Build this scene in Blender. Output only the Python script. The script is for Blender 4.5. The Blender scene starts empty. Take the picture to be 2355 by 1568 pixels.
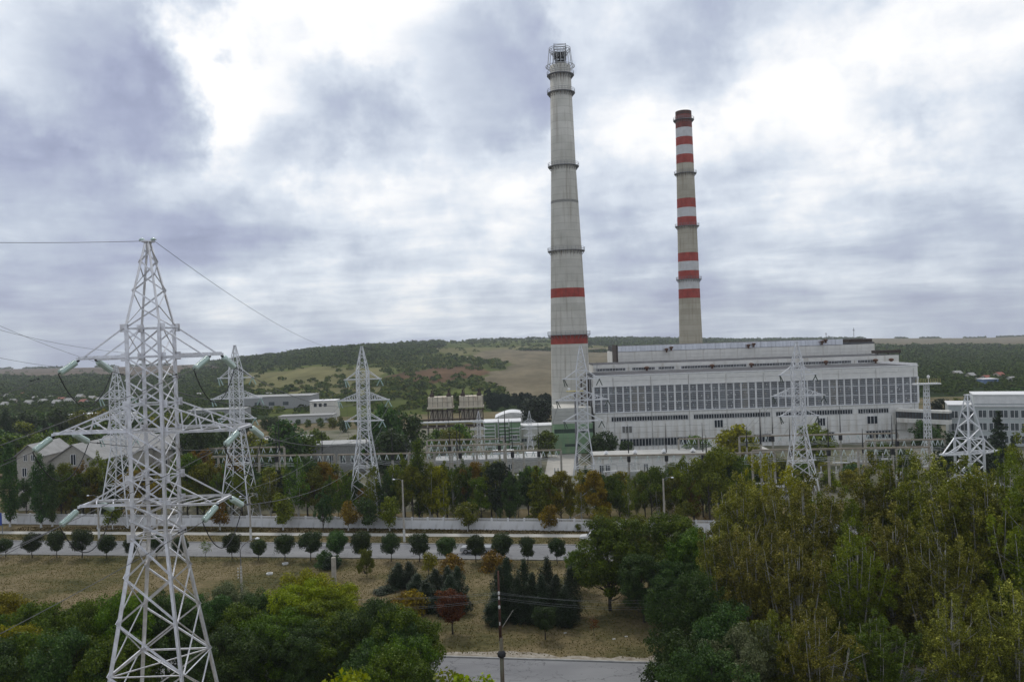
import bpy, math, random
import numpy as np
from mathutils import Matrix, Vector
sc = bpy.context.scene
COL = sc.collection
# ------------------------------------------------------------------ camera
F = 1909.0; CW, CH = 2355.0, 1568.0; TH = math.atan(0.033); CT, ST = math.cos(TH), math.sin(TH); HC = 34.0
cam_d = bpy.data.cameras.new('camera'); cam = bpy.data.objects.new('camera', cam_d); COL.objects.link(cam)
cam_d.sensor_width = 22.2; cam_d.lens = 22.2*F/CW; cam_d.clip_start = 0.5; cam_d.clip_end = 30000
cam.matrix_world = Matrix(((CT, ST, 0, 0), (0, 0, -1, 0), (-ST, CT, 0, HC), (0, 0, 0, 1)))
sc.camera = cam
# ------------------------------------------------------------------ world
SUN_EL, SUN_AZ = math.radians(52), math.radians(-18)      # azimuth from +Y towards +X
w = bpy.data.worlds.new('World'); sc.world = w; w.use_nodes = True
nt = w.node_tree; nt.nodes.clear()
def N(t, typ, **kw):
    n = t.nodes.new(typ)
    for k, v in kw.items():
        if k.startswith('i_'):
            n.inputs[int(k[2:]) if k[2:].isdigit() else k[2:].replace('_', ' ')].default_value = v
        else: setattr(n, k, v)
    return n
def L(t, a, b): t.links.new(a, b)
def M_(t, op, a, b=None, c=None, clamp=False):
    n = t.nodes.new('ShaderNodeMath'); n.operation = op; n.use_clamp = clamp
    for i, x in enumerate((a, b, c)):
        if x is None: continue
        if isinstance(x, (int, float)): n.inputs[i].default_value = x
        else: t.links.new(x, n.inputs[i])
    return n.outputs[0]
def VM(t, op, a, b=None, s=None):
    n = t.nodes.new('ShaderNodeVectorMath'); n.operation = op
    for i, x in enumerate((a, b)):
        if x is None: continue
        if isinstance(x, (tuple, list)): n.inputs[i].default_value = x
        else: t.links.new(x, n.inputs[i])
    if s is not None:
        if isinstance(s, (int, float)): n.inputs['Scale'].default_value = s
        else: t.links.new(s, n.inputs['Scale'])
    return n
def ramp(t, fac, stops, interp='LINEAR'):
    n = t.nodes.new('ShaderNodeValToRGB'); n.color_ramp.interpolation = interp
    cr = n.color_ramp
    while len(cr.elements) < len(stops): cr.elements.new(0.5)
    for e, (p, c) in zip(cr.elements, stops):
        e.position = p; e.color = (c[0], c[1], c[2], 1) if len(c) == 3 else c
    t.links.new(fac, n.inputs[0]); return n.outputs[0]
def pixdir(px, py):
    a = (px-CW/2)/F; b = (CH/2-py)/F
    return Vector((a*CT+b*ST, 1, -a*ST+b*CT)).normalized()
tc = N(nt, 'ShaderNodeTexCoord')
dirn = VM(nt, 'NORMALIZE', tc.outputs['Generated']).outputs[0]
sep = N(nt, 'ShaderNodeSeparateXYZ'); L(nt, dirn, sep.inputs[0])
zc = M_(nt, 'ADD', M_(nt, 'MAXIMUM', sep.outputs[2], 0.0), 0.10)
comb = N(nt, 'ShaderNodeCombineXYZ')
L(nt, M_(nt, 'DIVIDE', sep.outputs[0], zc), comb.inputs[0]); L(nt, M_(nt, 'DIVIDE', sep.outputs[1], zc), comb.inputs[1])
n1 = N(nt, 'ShaderNodeTexNoise'); n1.inputs['Scale'].default_value = 1.15; n1.inputs['Detail'].default_value = 9; n1.inputs['Roughness'].default_value = 0.55; n1.inputs['Distortion'].default_value = 0.25
off = VM(nt, 'ADD', comb.outputs[0], (3.1, 7.7, 1.3)).outputs[0]; L(nt, off, n1.inputs['Vector'])
n2 = N(nt, 'ShaderNodeTexNoise'); n2.inputs['Scale'].default_value = 6.5; n2.inputs['Detail'].default_value = 9; n2.inputs['Roughness'].default_value = 0.58
L(nt, dirn, n2.inputs['Vector'])
warp = VM(nt, 'SUBTRACT', n2.outputs['Color'], (0.5, 0.5, 0.5)).outputs[0]
wdir = VM(nt, 'NORMALIZE', VM(nt, 'ADD', dirn, VM(nt, 'SCALE', warp, s=0.34).outputs[0]).outputs[0]).outputs[0]
fac = M_(nt, 'MULTIPLY', M_(nt, 'SUBTRACT', n1.outputs[0], 0.5), 1.15)
fac = M_(nt, 'ADD', fac, M_(nt, 'MULTIPLY', M_(nt, 'SUBTRACT', n2.outputs[0], 0.5), 1.45))
# cloud banks: (px, py, angular radius, lift) - positive = bright break, negative = heavy grey cloud
for (bx, by, br, ba) in [(720, 130, .12, 0.240), (2100, 110, .15, .16), (1960, 300, .05, -.07), (2280, 250, .05, .08), (1830, 60, .05, -.05), (430, 300, .06, 0.192), (1700, 330, .10, .04), (1850, 450, .05, -.06), (1420, 420, .05, .07), (1000, 520, .12, 0.096), (1900, 620, .2, 0.040), (40, 180, .05, 0.080),
                         (240, 140, .06, -0.144), (50, 310, .055, -0.130), (330, 225, .045, -0.101), (110, 40, .05, 0.112), (140, 250, .035, 0.128), (480, 120, .05, 0.160), (780, 330, .06, -0.173), (650, 410, .05, -0.115), (1210, 120, .045, -0.158), (1130, 200, .05, -0.094),
                         (2250, 470, .10, -0.115), (330, 470, .09, -0.086), (100, 520, .14, -0.043), (200, 390, .05, 0.080), (100, 700, .15, 0.040), (1560, 220, .05, -0.072), (1020, 250, .05, -0.072), (600, 640, .2, -0.022), (950, 10, .1, 0.080),
                         (700, -500, .4, -0.072), (1900, -700, .5, 0.080)]:
    d = VM(nt, 'DOT_PRODUCT', wdir, tuple(pixdir(bx, by))).outputs['Value']
    mr = N(nt, 'ShaderNodeMapRange'); mr.interpolation_type = 'SMOOTHERSTEP'
    mr.inputs[1].default_value = math.cos(br*1.8); mr.inputs[2].default_value = 1.0; mr.inputs[3].default_value = 0; mr.inputs[4].default_value = ba
    L(nt, d, mr.inputs[0]); fac = M_(nt, 'ADD', fac, mr.outputs[0])
# the overcast is brighter overhead, greyer at the horizon
el = N(nt, 'ShaderNodeMapRange'); el.inputs[1].default_value = 0.0; el.inputs[2].default_value = 0.40; el.inputs[3].default_value = -0.13; el.inputs[4].default_value = 0.16
L(nt, sep.outputs[2], el.inputs[0]); fac = M_(nt, 'ADD', fac, el.outputs[0]); fac = M_(nt, 'ADD', fac, 0.55, clamp=True)
ccol = ramp(nt, fac, [(0.0, (.30, .33, .48)), (0.22, (.40, .44, .60)), (0.46, (.545, .605, .725)), (0.70, (.77, .83, .92)), (0.90, (1.02, 1.03, 1.05)), (1.0, (1.12, 1.12, 1.12))])
sky = N(nt, 'ShaderNodeTexSky'); sky.sky_type = 'NISHITA'; sky.sun_disc = False; sky.sun_elevation = SUN_EL; sky.sun_rotation = SUN_AZ
bg1 = N(nt, 'ShaderNodeBackground'); bg1.inputs[1].default_value = 0.08; L(nt, sky.outputs[0], bg1.inputs[0])
bg2 = N(nt, 'ShaderNodeBackground'); bg2.inputs[1].default_value = 1.0; L(nt, ccol, bg2.inputs[0])
mx = N(nt, 'ShaderNodeMixShader'); mx.inputs[0].default_value = 0.93; L(nt, bg1.outputs[0], mx.inputs[1]); L(nt, bg2.outputs[0], mx.inputs[2])
wo = N(nt, 'ShaderNodeOutputWorld'); L(nt, mx.outputs[0], wo.inputs[0])
sd = bpy.data.lights.new('sun', 'SUN'); sd.energy = 1.5; sd.angle = math.radians(10); sd.color = (1, .96, .90)
so = bpy.data.objects.new('sun', sd); COL.objects.link(so)
sdir = Vector((math.sin(SUN_AZ)*math.cos(SUN_EL), math.cos(SUN_AZ)*math.cos(SUN_EL), math.sin(SUN_EL)))
so.rotation_euler = (-sdir).to_track_quat('-Z', 'Y').to_euler(); so.location = (0, 0, 300)
vs = sc.view_settings; vs.view_transform = 'Standard'; vs.look = 'None'; vs.exposure = 0.0; vs.gamma = 1; vs.use_curve_mapping = False
# ------------------------------------------------------------------ measuring helpers (2355 px wide photo -> metres)
def P(px, py, Y):
    a = (px-CW/2)/F; b = (CH/2-py)/F
    return Vector(((a*CT+b*ST)*Y, Y, HC+(-a*ST+b*CT)*Y))
def at(px, Y, z=0.0):
    a = (px-CW/2)/F; b = ((z-HC)/Y + a*ST)/CT
    return Vector(((a*CT+b*ST)*Y, Y, z))
def topz(px, py, Y): return P(px, py, Y).z
# ------------------------------------------------------------------ materials
MATS = {}
def mat(name, col, rough=0.7, var=0.15, scale=2.0, metal=0.0, col2=None, bump=0.0, bscale=20.0, stretch=(1, 1, 1), spec=0.3, streak=None, coord='Object', detail=6):
    if name in MATS: return MATS[name]
    m = bpy.data.materials.new(name); m.use_nodes = True; t = m.node_tree; b = t.nodes['Principled BSDF']
    b.inputs['Roughness'].default_value = rough; b.inputs['Metallic'].default_value = metal; b.inputs['Specular IOR Level'].default_value = spec
    tcn = N(t, 'ShaderNodeTexCoord'); mp = N(t, 'ShaderNodeMapping'); mp.inputs['Scale'].default_value = stretch
    if coord == 'World': g = N(t, 'ShaderNodeNewGeometry'); L(t, g.outputs['Position'], mp.inputs[0])
    else: L(t, tcn.outputs['Object'], mp.inputs[0])
    ns = N(t, 'ShaderNodeTexNoise'); ns.inputs['Scale'].default_value = scale; ns.inputs['Detail'].default_value = detail; ns.inputs['Roughness'].default_value = .6
    L(t, mp.outputs[0], ns.inputs['Vector'])
    c2 = col2 or tuple(min(1, c*(1+var)) for c in col); c1 = col if col2 else tuple(c*(1-var) for c in col)
    out = ramp(t, ns.outputs[0], [(0.35, c1), (0.65, c2)])
    if streak:
        sc_, sm, amt = streak
        mp2 = N(t, 'ShaderNodeMapping'); mp2.inputs['Scale'].default_value = sm
        L(t, tcn.outputs['Object'], mp2.inputs[0])
        n3 = N(t, 'ShaderNodeTexNoise'); n3.inputs['Scale'].default_value = 1.0; n3.inputs['Detail'].default_value = 5; L(t, mp2.outputs[0], n3.inputs['Vector'])
        r = ramp(t, n3.outputs[0], [(0.56, (0, 0, 0)), (0.74, (1, 1, 1))])
        mixn = N(t, 'ShaderNodeMixRGB'); L(t, M_(t, 'MULTIPLY', r, amt), mixn.inputs[0]); L(t, out, mixn.inputs[1]); mixn.inputs[2].default_value = (*sc_, 1)
        out = mixn.outputs[0]
    L(t, out, b.inputs['Base Color'])
    if bump:
        nb = N(t, 'ShaderNodeTexNoise'); nb.inputs['Scale'].default_value = bscale; nb.inputs['Detail'].default_value = 5; L(t, mp.outputs[0], nb.inputs['Vector'])
        bp = N(t, 'ShaderNodeBump'); bp.inputs['Strength'].default_value = bump; bp.inputs['Distance'].default_value = 0.1
        L(t, nb.outputs[0], bp.inputs['Height']); L(t, bp.outputs[0], b.inputs['Normal'])
    MATS[name] = m; return m
def leafmat(name, dark, mid, light, trans=0.25, spec=.2):
    m = bpy.data.materials.new(name); m.use_nodes = True; t = m.node_tree; t.nodes.clear()
    g = N(t, 'ShaderNodeNewGeometry'); oi = N(t, 'ShaderNodeObjectInfo')
    ns = N(t, 'ShaderNodeTexNoise'); ns.inputs['Scale'].default_value = 0.35; ns.inputs['Detail'].default_value = 3; L(t, g.outputs['Position'], ns.inputs['Vector'])
    f = M_(t, 'ADD', M_(t, 'MULTIPLY', g.outputs['Random Per Island'], 0.62), M_(t, 'MULTIPLY', M_(t, 'SUBTRACT', ns.outputs[0], .32), 0.9), clamp=True)
    c = ramp(t, f, [(0.05, dark), (0.5, mid), (0.97, light)])
    hs = N(t, 'ShaderNodeHueSaturation'); L(t, c, hs.inputs['Color']); hs.inputs['Saturation'].default_value = 1.18
    L(t, M_(t, 'ADD', M_(t, 'MULTIPLY', oi.outputs['Random'], .035), .4825), hs.inputs['Hue'])
    L(t, M_(t, 'ADD', M_(t, 'MULTIPLY', oi.outputs['Random'], .45), .78), hs.inputs['Value'])
    pb = N(t, 'ShaderNodeBsdfPrincipled'); pb.inputs['Roughness'].default_value = 0.55; pb.inputs['Specular IOR Level'].default_value = spec
    tr = N(t, 'ShaderNodeBsdfTranslucent'); ms = N(t, 'ShaderNodeMixShader'); ms.inputs[0].default_value = trans
    L(t, hs.outputs[0], pb.inputs['Base Color']); L(t, hs.outputs[0], tr.inputs[0]); L(t, pb.outputs[0], ms.inputs[1]); L(t, tr.outputs[0], ms.inputs[2])
    o = N(t, 'ShaderNodeOutputMaterial'); L(t, ms.outputs[0], o.inputs[0]); MATS[name] = m; return m
def solid(name, col, rough=.5, metal=0): return mat(name, col, rough, 0.06, 3.0, metal)
LM = dict(
 olive=leafmat('leaf_olive', (.045, .058, .008), (.115, .135, .020), (.23, .235, .045)),
 yellow=leafmat('leaf_yellowing', (.08, .080, .010), (.20, .19, .024), (.36, .33, .05)),
 rust=leafmat('leaf_rust', (.075, .048, .009), (.18, .115, .020), (.28, .21, .045)),
 green=leafmat('leaf_green', (.028, .050, .008), (.075, .118, .018), (.17, .225, .042)),
 deep=leafmat('leaf_deep_green', (.018, .038, .012), (.044, .080, .022), (.10, .150, .040)),
 round=leafmat('leaf_clipped_green', (.010, .019, .006), (.026, .044, .012), (.066, .088, .024)),
 con=leafmat('leaf_conifer', (.007, .014, .006), (.017, .030, .012), (.036, .054, .022), .05),
 red=leafmat('leaf_red_maple', (.045, .014, .007), (.115, .042, .018), (.20, .10, .03)),
 lime=leafmat('leaf_lime', (.08, .11, .010), (.21, .25, .018), (.36, .38, .05)),
 grey=leafmat('leaf_grey', (.05, .065, .028), (.11, .13, .06), (.21, .22, .13)),
 ragged=leafmat('leaf_poplar_autumn', (.038, .042, .008), (.125, .128, .022), (.42, .39, .12)),
)
bark = mat('bark', (.055, .047, .036), .9, .3, 6, bump=.4)
barkpale = mat('bark_pale', (.24, .235, .205), .85, .35, 5)
barkwhite = mat('bark_birch', (.38, .37, .34), .8, .3, 7, stretch=(1, 1, 3))
whitewash = mat('whitewash', (.52, .52, .50), .8, .12, 9)
paint = mat('pylon_paint', (.56, .56, .58), .32, .08, 3, metal=.5, col2=(.74, .74, .76), spec=.5, streak=((.36, .31, .26), (2.5, 2.5, .8), .45))
paint_far = mat('pylon_paint_far', (.60, .61, .63), .45, .12, 1, metal=.12, spec=.5)
glassgreen = mat('insulator_glass', (.42, .53, .48), .12, .25, 7, spec=.8, streak=((.78, .84, .81), (9, 9, 9), .9))
dark = solid('dark_fitting', (.02, .02, .022), .6)
wirem = solid('wire', (.10, .10, .105), .6)
concrete = mat('concrete_post', (.34, .315, .27), .9, .2, 1.5, streak=((.16, .15, .13), (2, 2, .3), .5))
conc_beam = mat('concrete_beam', (.27, .235, .185), .9, .2, 1.2)
wall = mat('panel_wall', (.68, .67, .645), .85, .09, .35, streak=((.30, .25, .17), (.8, .8, .06), .5))
wall2 = mat('panel_wall_upper', (.67, .65, .605), .85, .08, .3, streak=((.30, .24, .16), (.7, .7, .08), .45))
trimw = mat('white_trim', (.64, .64, .64), .7, .07, 1)
silver = mat('silver_fascia', (.66, .67, .70), .30, .12, .6, metal=.6, stretch=(1, 1, .1))
glass = mat('window_glass', (.006, .009, .014), .5, .5, .35, spec=.1, col2=(.020, .028, .038), detail=3)
glass2 = mat('window_glass_pale', (.06, .072, .08), .3, .4, .6, spec=.4)
roofg = mat('roof_felt', (.11, .11, .115), 1, .15, .3, spec=0)
rust = mat('rust', (.10, .045, .025), .9, .4, 2)
rustm = mat('rusty_brown_metal', (.05, .035, .028), .85, .4, 2)
greenw = mat('green_cladding', (.17, .27, .155), .8, .12, .4, streak=((.28, .26, .18), (.8, .8, .12), .5))
greend = mat('green_dark_band', (.035, .06, .045), .6, .2, 1)
cream = mat('old_cream_panel', (.58, .52, .42), .85, .12, .5, streak=((.28, .14, .06), (1.0, 1.0, .25), .6))
silicate = mat('silicate_brick', (.36, .34, .30), .9, .14, 3.0)
slate = mat('asbestos_roof', (.28, .275, .265), .9, .12, .6, streak=((.22, .21, .19), (2, .15, .3), .5))
redroof = mat('red_roof', (.24, .085, .06), .8, .2, 1)
fencew = mat('fence_paint', (.70, .70, .71), .75, .07, .4, streak=((.4, .39, .36), (1, 1, .5), .4))
asphalt = mat('asphalt', (.155, .155, .16), .92, .12, .12, col2=(.225, .225, .225), coord='World', detail=9, stretch=(.5, 1.6, 1))
def crack(m):
    t = m.node_tree; b = t.nodes['Principled BSDF']; src = b.inputs['Base Color'].links[0].from_socket; g = N(t, 'ShaderNodeNewGeometry')
    nz = N(t, 'ShaderNodeTexNoise'); nz.inputs['Scale'].default_value = .5; nz.inputs['Detail'].default_value = 6; L(t, g.outputs['Position'], nz.inputs[0]); mp = N(t, 'ShaderNodeMapping'); mp.inputs['Scale'].default_value = (.09, .22, 1)
    L(t, VM(t, 'ADD', g.outputs['Position'], VM(t, 'SCALE', nz.outputs['Color'], s=3.5).outputs[0]).outputs[0], mp.inputs[0]); vo = N(t, 'ShaderNodeTexVoronoi'); vo.feature = 'DISTANCE_TO_EDGE'; vo.inputs['Scale'].default_value = 1; L(t, mp.outputs[0], vo.inputs[0])
    mm = N(t, 'ShaderNodeMixRGB'); L(t, M_(t, 'MULTIPLY', M_(t, 'LESS_THAN', vo.outputs['Distance'], .012), .6), mm.inputs[0]); L(t, src, mm.inputs[1]); mm.inputs[2].default_value = (.05, .05, .05, 1); L(t, mm.outputs[0], b.inputs['Base Color'])
crack(asphalt)
kerbm = mat('kerb_stone', (.30, .295, .28), .9, .2, .8)
pathm = mat('path_concrete', (.40, .385, .35), .9, .1, .4, coord='World')
# ------------------------------------------------------------------ mesh builder
class MB:
    def __init__(s): s.v = []; s.f = []
    def add(s, vs, fs):
        o = len(s.v); s.v += [tuple(v) for v in vs]; s.f += [tuple(i+o for i in f) for f in fs]; return s
    def box(s, x0, x1, y0, y1, z0, z1):
        return s.add([(x, y, z) for z in (z0, z1) for (x, y) in ((x0, y0), (x1, y0), (x1, y1), (x0, y1))],
                     [(3, 2, 1, 0), (4, 5, 6, 7), (0, 1, 5, 4), (1, 2, 6, 5), (2, 3, 7, 6), (3, 0, 4, 7)])
    def bar(s, p, q, w, h=None, up=(0, 0, 1)):
        p = Vector(p); q = Vector(q); h = h or w; d = (q-p)
        if d.length < 1e-6: return s
        d.normalize(); u = Vector(up)
        if abs(d.dot(u)) > .98: u = Vector((0, 1, 0))
        a = d.cross(u).normalized()*w/2; b = a.cross(d).normalized()*h/2
        return s.add([p-a-b, p+a-b, p+a+b, p-a+b, q-a-b, q+a-b, q+a+b, q-a+b], [(3, 2, 1, 0), (4, 5, 6, 7), (0, 1, 5, 4), (1, 2, 6, 5), (2, 3, 7, 6), (3, 0, 4, 7)])
    def angle(s, p, q, w, t=.018, n1=None):
        p = Vector(p); q = Vector(q); d = (q-p).normalized(); u = Vector(n1) if n1 else Vector((0, 0, 1))
        if abs(d.dot(u)) > .98: u = Vector((0, 1, 0))
        a = d.cross(u).normalized(); b = a.cross(d).normalized()
        s.bar(p+a*w/2, q+a*w/2, w, t, up=b); s.bar(p+b*(w/2+t/2), q+b*(w/2+t/2), t, w-t, up=b); return s
    def tube(s, pts, rs, n=8, cap=True):
        pts = [Vector(p) for p in pts]; rs = rs if isinstance(rs, (list, tuple)) else [rs]*len(pts); o = len(s.v); last = None
        for i, p in enumerate(pts):
            d = (pts[min(i+1, len(pts)-1)]-pts[max(i-1, 0)]).normalized(); u = Vector((0, 0, 1)) if abs(d.z) < .9 else Vector((1, 0, 0))
            a = d.cross(u).normalized(); b = a.cross(d).normalized()
            for k in range(n):
                an = 2*math.pi*k/n; s.v.append(tuple(p+(a*math.cos(an)+b*math.sin(an))*rs[i]))
        for i in range(len(pts)-1):
            for k in range(n):
                k2 = (k+1) % n; s.f.append((o+i*n+k, o+i*n+k2, o+(i+1)*n+k2, o+(i+1)*n+k))
        if cap: s.f.append(tuple(o+k for k in range(n))[::-1]); s.f.append(tuple(o+(len(pts)-1)*n+k for k in range(n)))
        return s
    def lathe(s, prof, n=32, cx=0, cy=0, caps=True):
        o = len(s.v)
        for (r, z) in prof:
            for k in range(n): an = 2*math.pi*k/n; s.v.append((cx+r*math.cos(an), cy+r*math.sin(an), z))
        for i in range(len(prof)-1):
            for k in range(n):
                k2 = (k+1) % n; s.f.append((o+i*n+k, o+i*n+k2, o+(i+1)*n+k2, o+(i+1)*n+k))
        if caps: s.f.append(tuple(o+k for k in range(n))[::-1]); s.f.append(tuple(o+(len(prof)-1)*n+k for k in range(n)))
        return s
    def prism(s, prof, y0, y1):      # profile in xz extruded along y
        n = len(prof); vs = [(x, y0, z) for x, z in prof]+[(x, y1, z) for x, z in prof]
        return s.add(vs, [tuple(range(n)), tuple(range(2*n-1, n-1, -1))]+[(i, n+i, n+(i+1) % n, (i+1) % n) for i in range(n)])
    def mesh(s, name):
        m = bpy.data.meshes.new(name); m.from_pydata(s.v, [], s.f); m.update(); return m
    def build(s, name, m, parent=None, smooth=False, loc=None):
        me = s.mesh(name); me.materials.append(m)
        if smooth: me.polygons.foreach_set('use_smooth', [True]*len(me.polygons))
        return inst(name, me, parent, loc)
def inst(name, me, parent=None, loc=None, rz=0, scale=None):
    o = bpy.data.objects.new(name, me); COL.objects.link(o)
    if parent: o.parent = parent
    if loc is not None: o.location = loc
    if rz: o.rotation_euler.z = rz
    if scale: o.scale = scale
    return o
def tag(o, label, cat, group=None, kind=None):
    o['label'] = label; o['category'] = cat
    if group: o['group'] = group
    if kind: o['kind'] = kind
    return o
def thing(name, label, cat, loc=(0, 0, 0), rz=0, group=None):
    o = bpy.data.objects.new(name, None); COL.objects.link(o); o.location = loc; o.rotation_euler = (0, 0, rz); o.empty_display_size = .3
    return tag(o, label, cat, group)
def struct(o): o['kind'] = 'structure'; return o
KIDS = {}
def copy_tree(src, loc, rz=0, label=None, group=None, scale=None):
    r = src.copy(); COL.objects.link(r); r.location = loc; r.rotation_euler = (0, 0, rz)
    if label: r['label'] = label
    if group: r['group'] = group
    if scale: r.scale = scale
    def rec(a, b):
        for ch in a.children:
            c = ch.copy(); COL.objects.link(c); c.parent = b; rec(ch, c)
    rec(src, r); return r
R = random.Random(7)
ORD = ['first', 'second', 'third', 'fourth', 'fifth', 'sixth', 'seventh', 'eighth', 'ninth', 'tenth', 'eleventh', 'twelfth', 'thirteenth', 'fourteenth', 'fifteenth', 'sixteenth', 'seventeenth', 'eighteenth', 'nineteenth', 'twentieth', 'twenty-first', 'twenty-second', 'twenty-third', 'twenty-fourth', 'twenty-fifth', 'twenty-sixth', 'twenty-seventh', 'twenty-eighth', 'twenty-ninth', 'thirtieth']
# ------------------------------------------------------------------ road frame: t runs right along the road, n runs away from the camera
RA = math.atan(0.165); TX = Vector((math.cos(RA), -math.sin(RA), 0)); NX = Vector((math.sin(RA), math.cos(RA), 0))
def RN(t, n, z=0): v = TX*t+NX*n; return Vector((v.x, v.y, z))
def strip(name, n0, n1, z, m, t0=-420, t1=420, seg=1):
    b = MB(); k = seg
    for i in range(k):
        a = t0+(t1-t0)*i/k; c = t0+(t1-t0)*(i+1)/k
        b.add([RN(a, n0, z), RN(c, n0, z), RN(c, n1, z), RN(a, n1, z)], [(0, 1, 2, 3)])
    return struct(b.build(name, m))
# ground material : dry lawn
def groundmat():
    m = bpy.data.materials.new('dry_lawn'); m.use_nodes = True; t = m.node_tree; b = t.nodes['Principled BSDF']; b.inputs['Roughness'].default_value = .95; b.inputs['Specular IOR Level'].default_value = .1
    g = N(t, 'ShaderNodeNewGeometry'); mp = N(t, 'ShaderNodeMapping'); mp.inputs['Scale'].default_value = (1, 1.5, 1); L(t, g.outputs['Position'], mp.inputs[0])
    a = N(t, 'ShaderNodeTexNoise'); a.inputs['Scale'].default_value = .07; a.inputs['Detail'].default_value = 6; a.inputs['Roughness'].default_value = .62; L(t, mp.outputs[0], a.inputs[0])
    c = N(t, 'ShaderNodeTexNoise'); c.inputs['Scale'].default_value = 1.6; c.inputs['Detail'].default_value = 8; c.inputs['Roughness'].default_value = .7; L(t, g.outputs['Position'], c.inputs[0])
    f = M_(t, 'ADD', M_(t, 'MULTIPLY', a.outputs[0], .75), M_(t, 'MULTIPLY', c.outputs[0], .25))
    col = ramp(t, f, [(.38, (.050, .052, .018)), (.46, (.10, .088, .036)), (.53, (.145, .115, .058)), (.62, (.19, .15, .085))])
    mm = N(t, 'ShaderNodeMixRGB'); mm.blend_type = 'MULTIPLY'; mm.inputs[0].default_value = .7; L(t, col, mm.inputs[1])
    L(t, ramp(t, c.outputs[0], [(.3, (.45, .42, .38)), (.55, (1, 1, 1))]), mm.inputs[2]); L(t, mm.outputs[0], b.inputs[0])
    bp = N(t, 'ShaderNodeBump'); bp.inputs['Strength'].default_value = .6; bp.inputs['Distance'].default_value = .15; L(t, c.outputs[0], bp.inputs['Height']); L(t, bp.outputs[0], b.inputs['Normal'])
    return m
lawn = groundmat()
gb = MB(); gb.add([(-1500, -150, 0), (1500, -150, 0), (1500, 402, 0), (-1500, 402, 0)], [(0, 1, 2, 3)]); struct(gb.build('ground', lawn))
strip('road', 127.4, 136.5, .012, asphalt); strip('near_road', 76.5, 87.4, .012, asphalt)
strip('footpath', 142.1, 144.3, .02, pathm)
for i, n in enumerate((127.2, 136.6, 87.5)):
    b = MB(); a = RN(-420, n); c = RN(420, n); b.bar((a.x, a.y, .05), (c.x, c.y, .05), .22, .2); struct(b.build('kerb', kerbm))
# sandy worn edge by the near road, bare patches on the lawn
sand = mat('sandy_verge', (.17, .14, .10), .95, .2, 1.2, col2=(.33, .30, .25), coord='World', detail=9)
b = MB(); rr = random.Random(3)
up = []; lo = []
for i in range(160):
    t = -60+i*.9; lo.append(RN(t, 87.62, .008)); up.append(RN(t, 88.5+rr.random()*1.0+.5*math.sin(i*.3), .008))
b.add(lo+up, [(i, i+1, 160+i+1, 160+i) for i in range(159)]); struct(b.build('sandy_verge', sand))
patchm = mat('asphalt_patch', (.13, .13, .137), .92, .15, .8, coord='World')
patchl = mat('asphalt_patch_pale', (.235, .232, .23), .92, .1, .8, coord='World')
for (t, n, wd, hh, pm) in [(6, 84, 6.5, 2.2, patchl), (10.5, 81, 5, 1.5, patchm), (18, 80.8, 7, 1.8, patchm), (-4, 80.2, 4, 1.4, patchl), (28, 83, 5, 2, patchl), (-38, 131, 9, 2, patchl), (-60, 133, 12, 2, patchm), (-8, 133.4, 10, 2, patchm), (-92, 131, 9, 2, patchl)]:
    b = MB(); b.add([RN(t, n, .018), RN(t+wd, n+.1, .018), RN(t+wd-.3, n+hh, .018), RN(t+.2, n+hh-.2, .018)], [(0, 1, 2, 3)]); struct(b.build('road_patch', pm))
# yard of the plant behind the fence
yard = mat('plant_yard', (.062, .068, .026), .95, .15, .12, col2=(.17, .155, .115), coord='World', detail=8)
b = MB(); b.add([(-75, 172, .006), (150, 160, .006), (170, 330, .006), (-90, 340, .006)], [(0, 1, 2, 3)]); struct(b.build('plant_yard', yard))
lane = mat('pale_lane', (.36, .34, .30), .9, .1, .3, coord='World')
a1, a2, a3, a4 = at(1252, 207), at(1318, 207), at(1338, 246), at(1262, 246)
b = MB(); b.add([(v.x, v.y, .014) for v in (a1, a2, a3, a4)], [(0, 1, 2, 3)]); struct(b.build('service_lane', lane))
# ------------------------------------------------------------------ hills
RID = [(-900, 850, 2400), (0, 849, 2400), (300, 843, 2300), (450, 838, 2000), (560, 826, 1500), (700, 808, 1500), (850, 796, 1600), (1000, 787, 1800), (1270, 779, 2000), (1450, 779, 2200), (1700, 783, 2300), (2010, 778, 2400), (2355, 777, 2500), (3300, 740, 2500)]
def lerp(tab, x, k):
    if x <= tab[0][0]: return tab[0][k]
    for p, q in zip(tab, tab[1:]):
        if x <= q[0]: u = (x-p[0])/(q[0]-p[0]); return p[k]+(q[k]-p[k])*u
    return tab[-1][k]
from mathutils import noise as mn
def elev(px, Y):
    yr = lerp(RID, px, 1); zr = lerp(RID, px, 2)
    hor = CH/2-0.033*(px-CW/2); Er = HC-(yr-hor)*zr/F
    u = min(1.0, max(0.0, (Y-520)/(zr-520)))
    bulge = 0
    if 350 < px < 1300: bulge = 9*math.exp(-((px-820)/260)**2)*math.sin(math.pi*u)
    e = Er*u**1.05+bulge+(mn.noise((px*.006, Y*.0022, 0))*5*math.sin(math.pi*min(1, u*1.0)))
    if Y > zr: e = Er-(Y-zr)*.02
    return max(e, -3.0) if Y < zr else e
COVERS = dict(grass=(.078, .096, .030), pale=(.140, .135, .065), forest=(.028, .042, .018), tan=(.155, .135, .095), red=(.105, .068, .042), brown=(.12, .095, .075), dry=(.17, .135, .075))
def inpoly(x, y, poly):
    c = False; j = len(poly)-1
    for i in range(len(poly)):
        xi, yi = poly[i]; xj, yj = poly[j]
        if (yi > y) != (yj > y) and x < (xj-xi)*(y-yi)/(yj-yi)+xi: c = not c
        j = i
    return c
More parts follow.
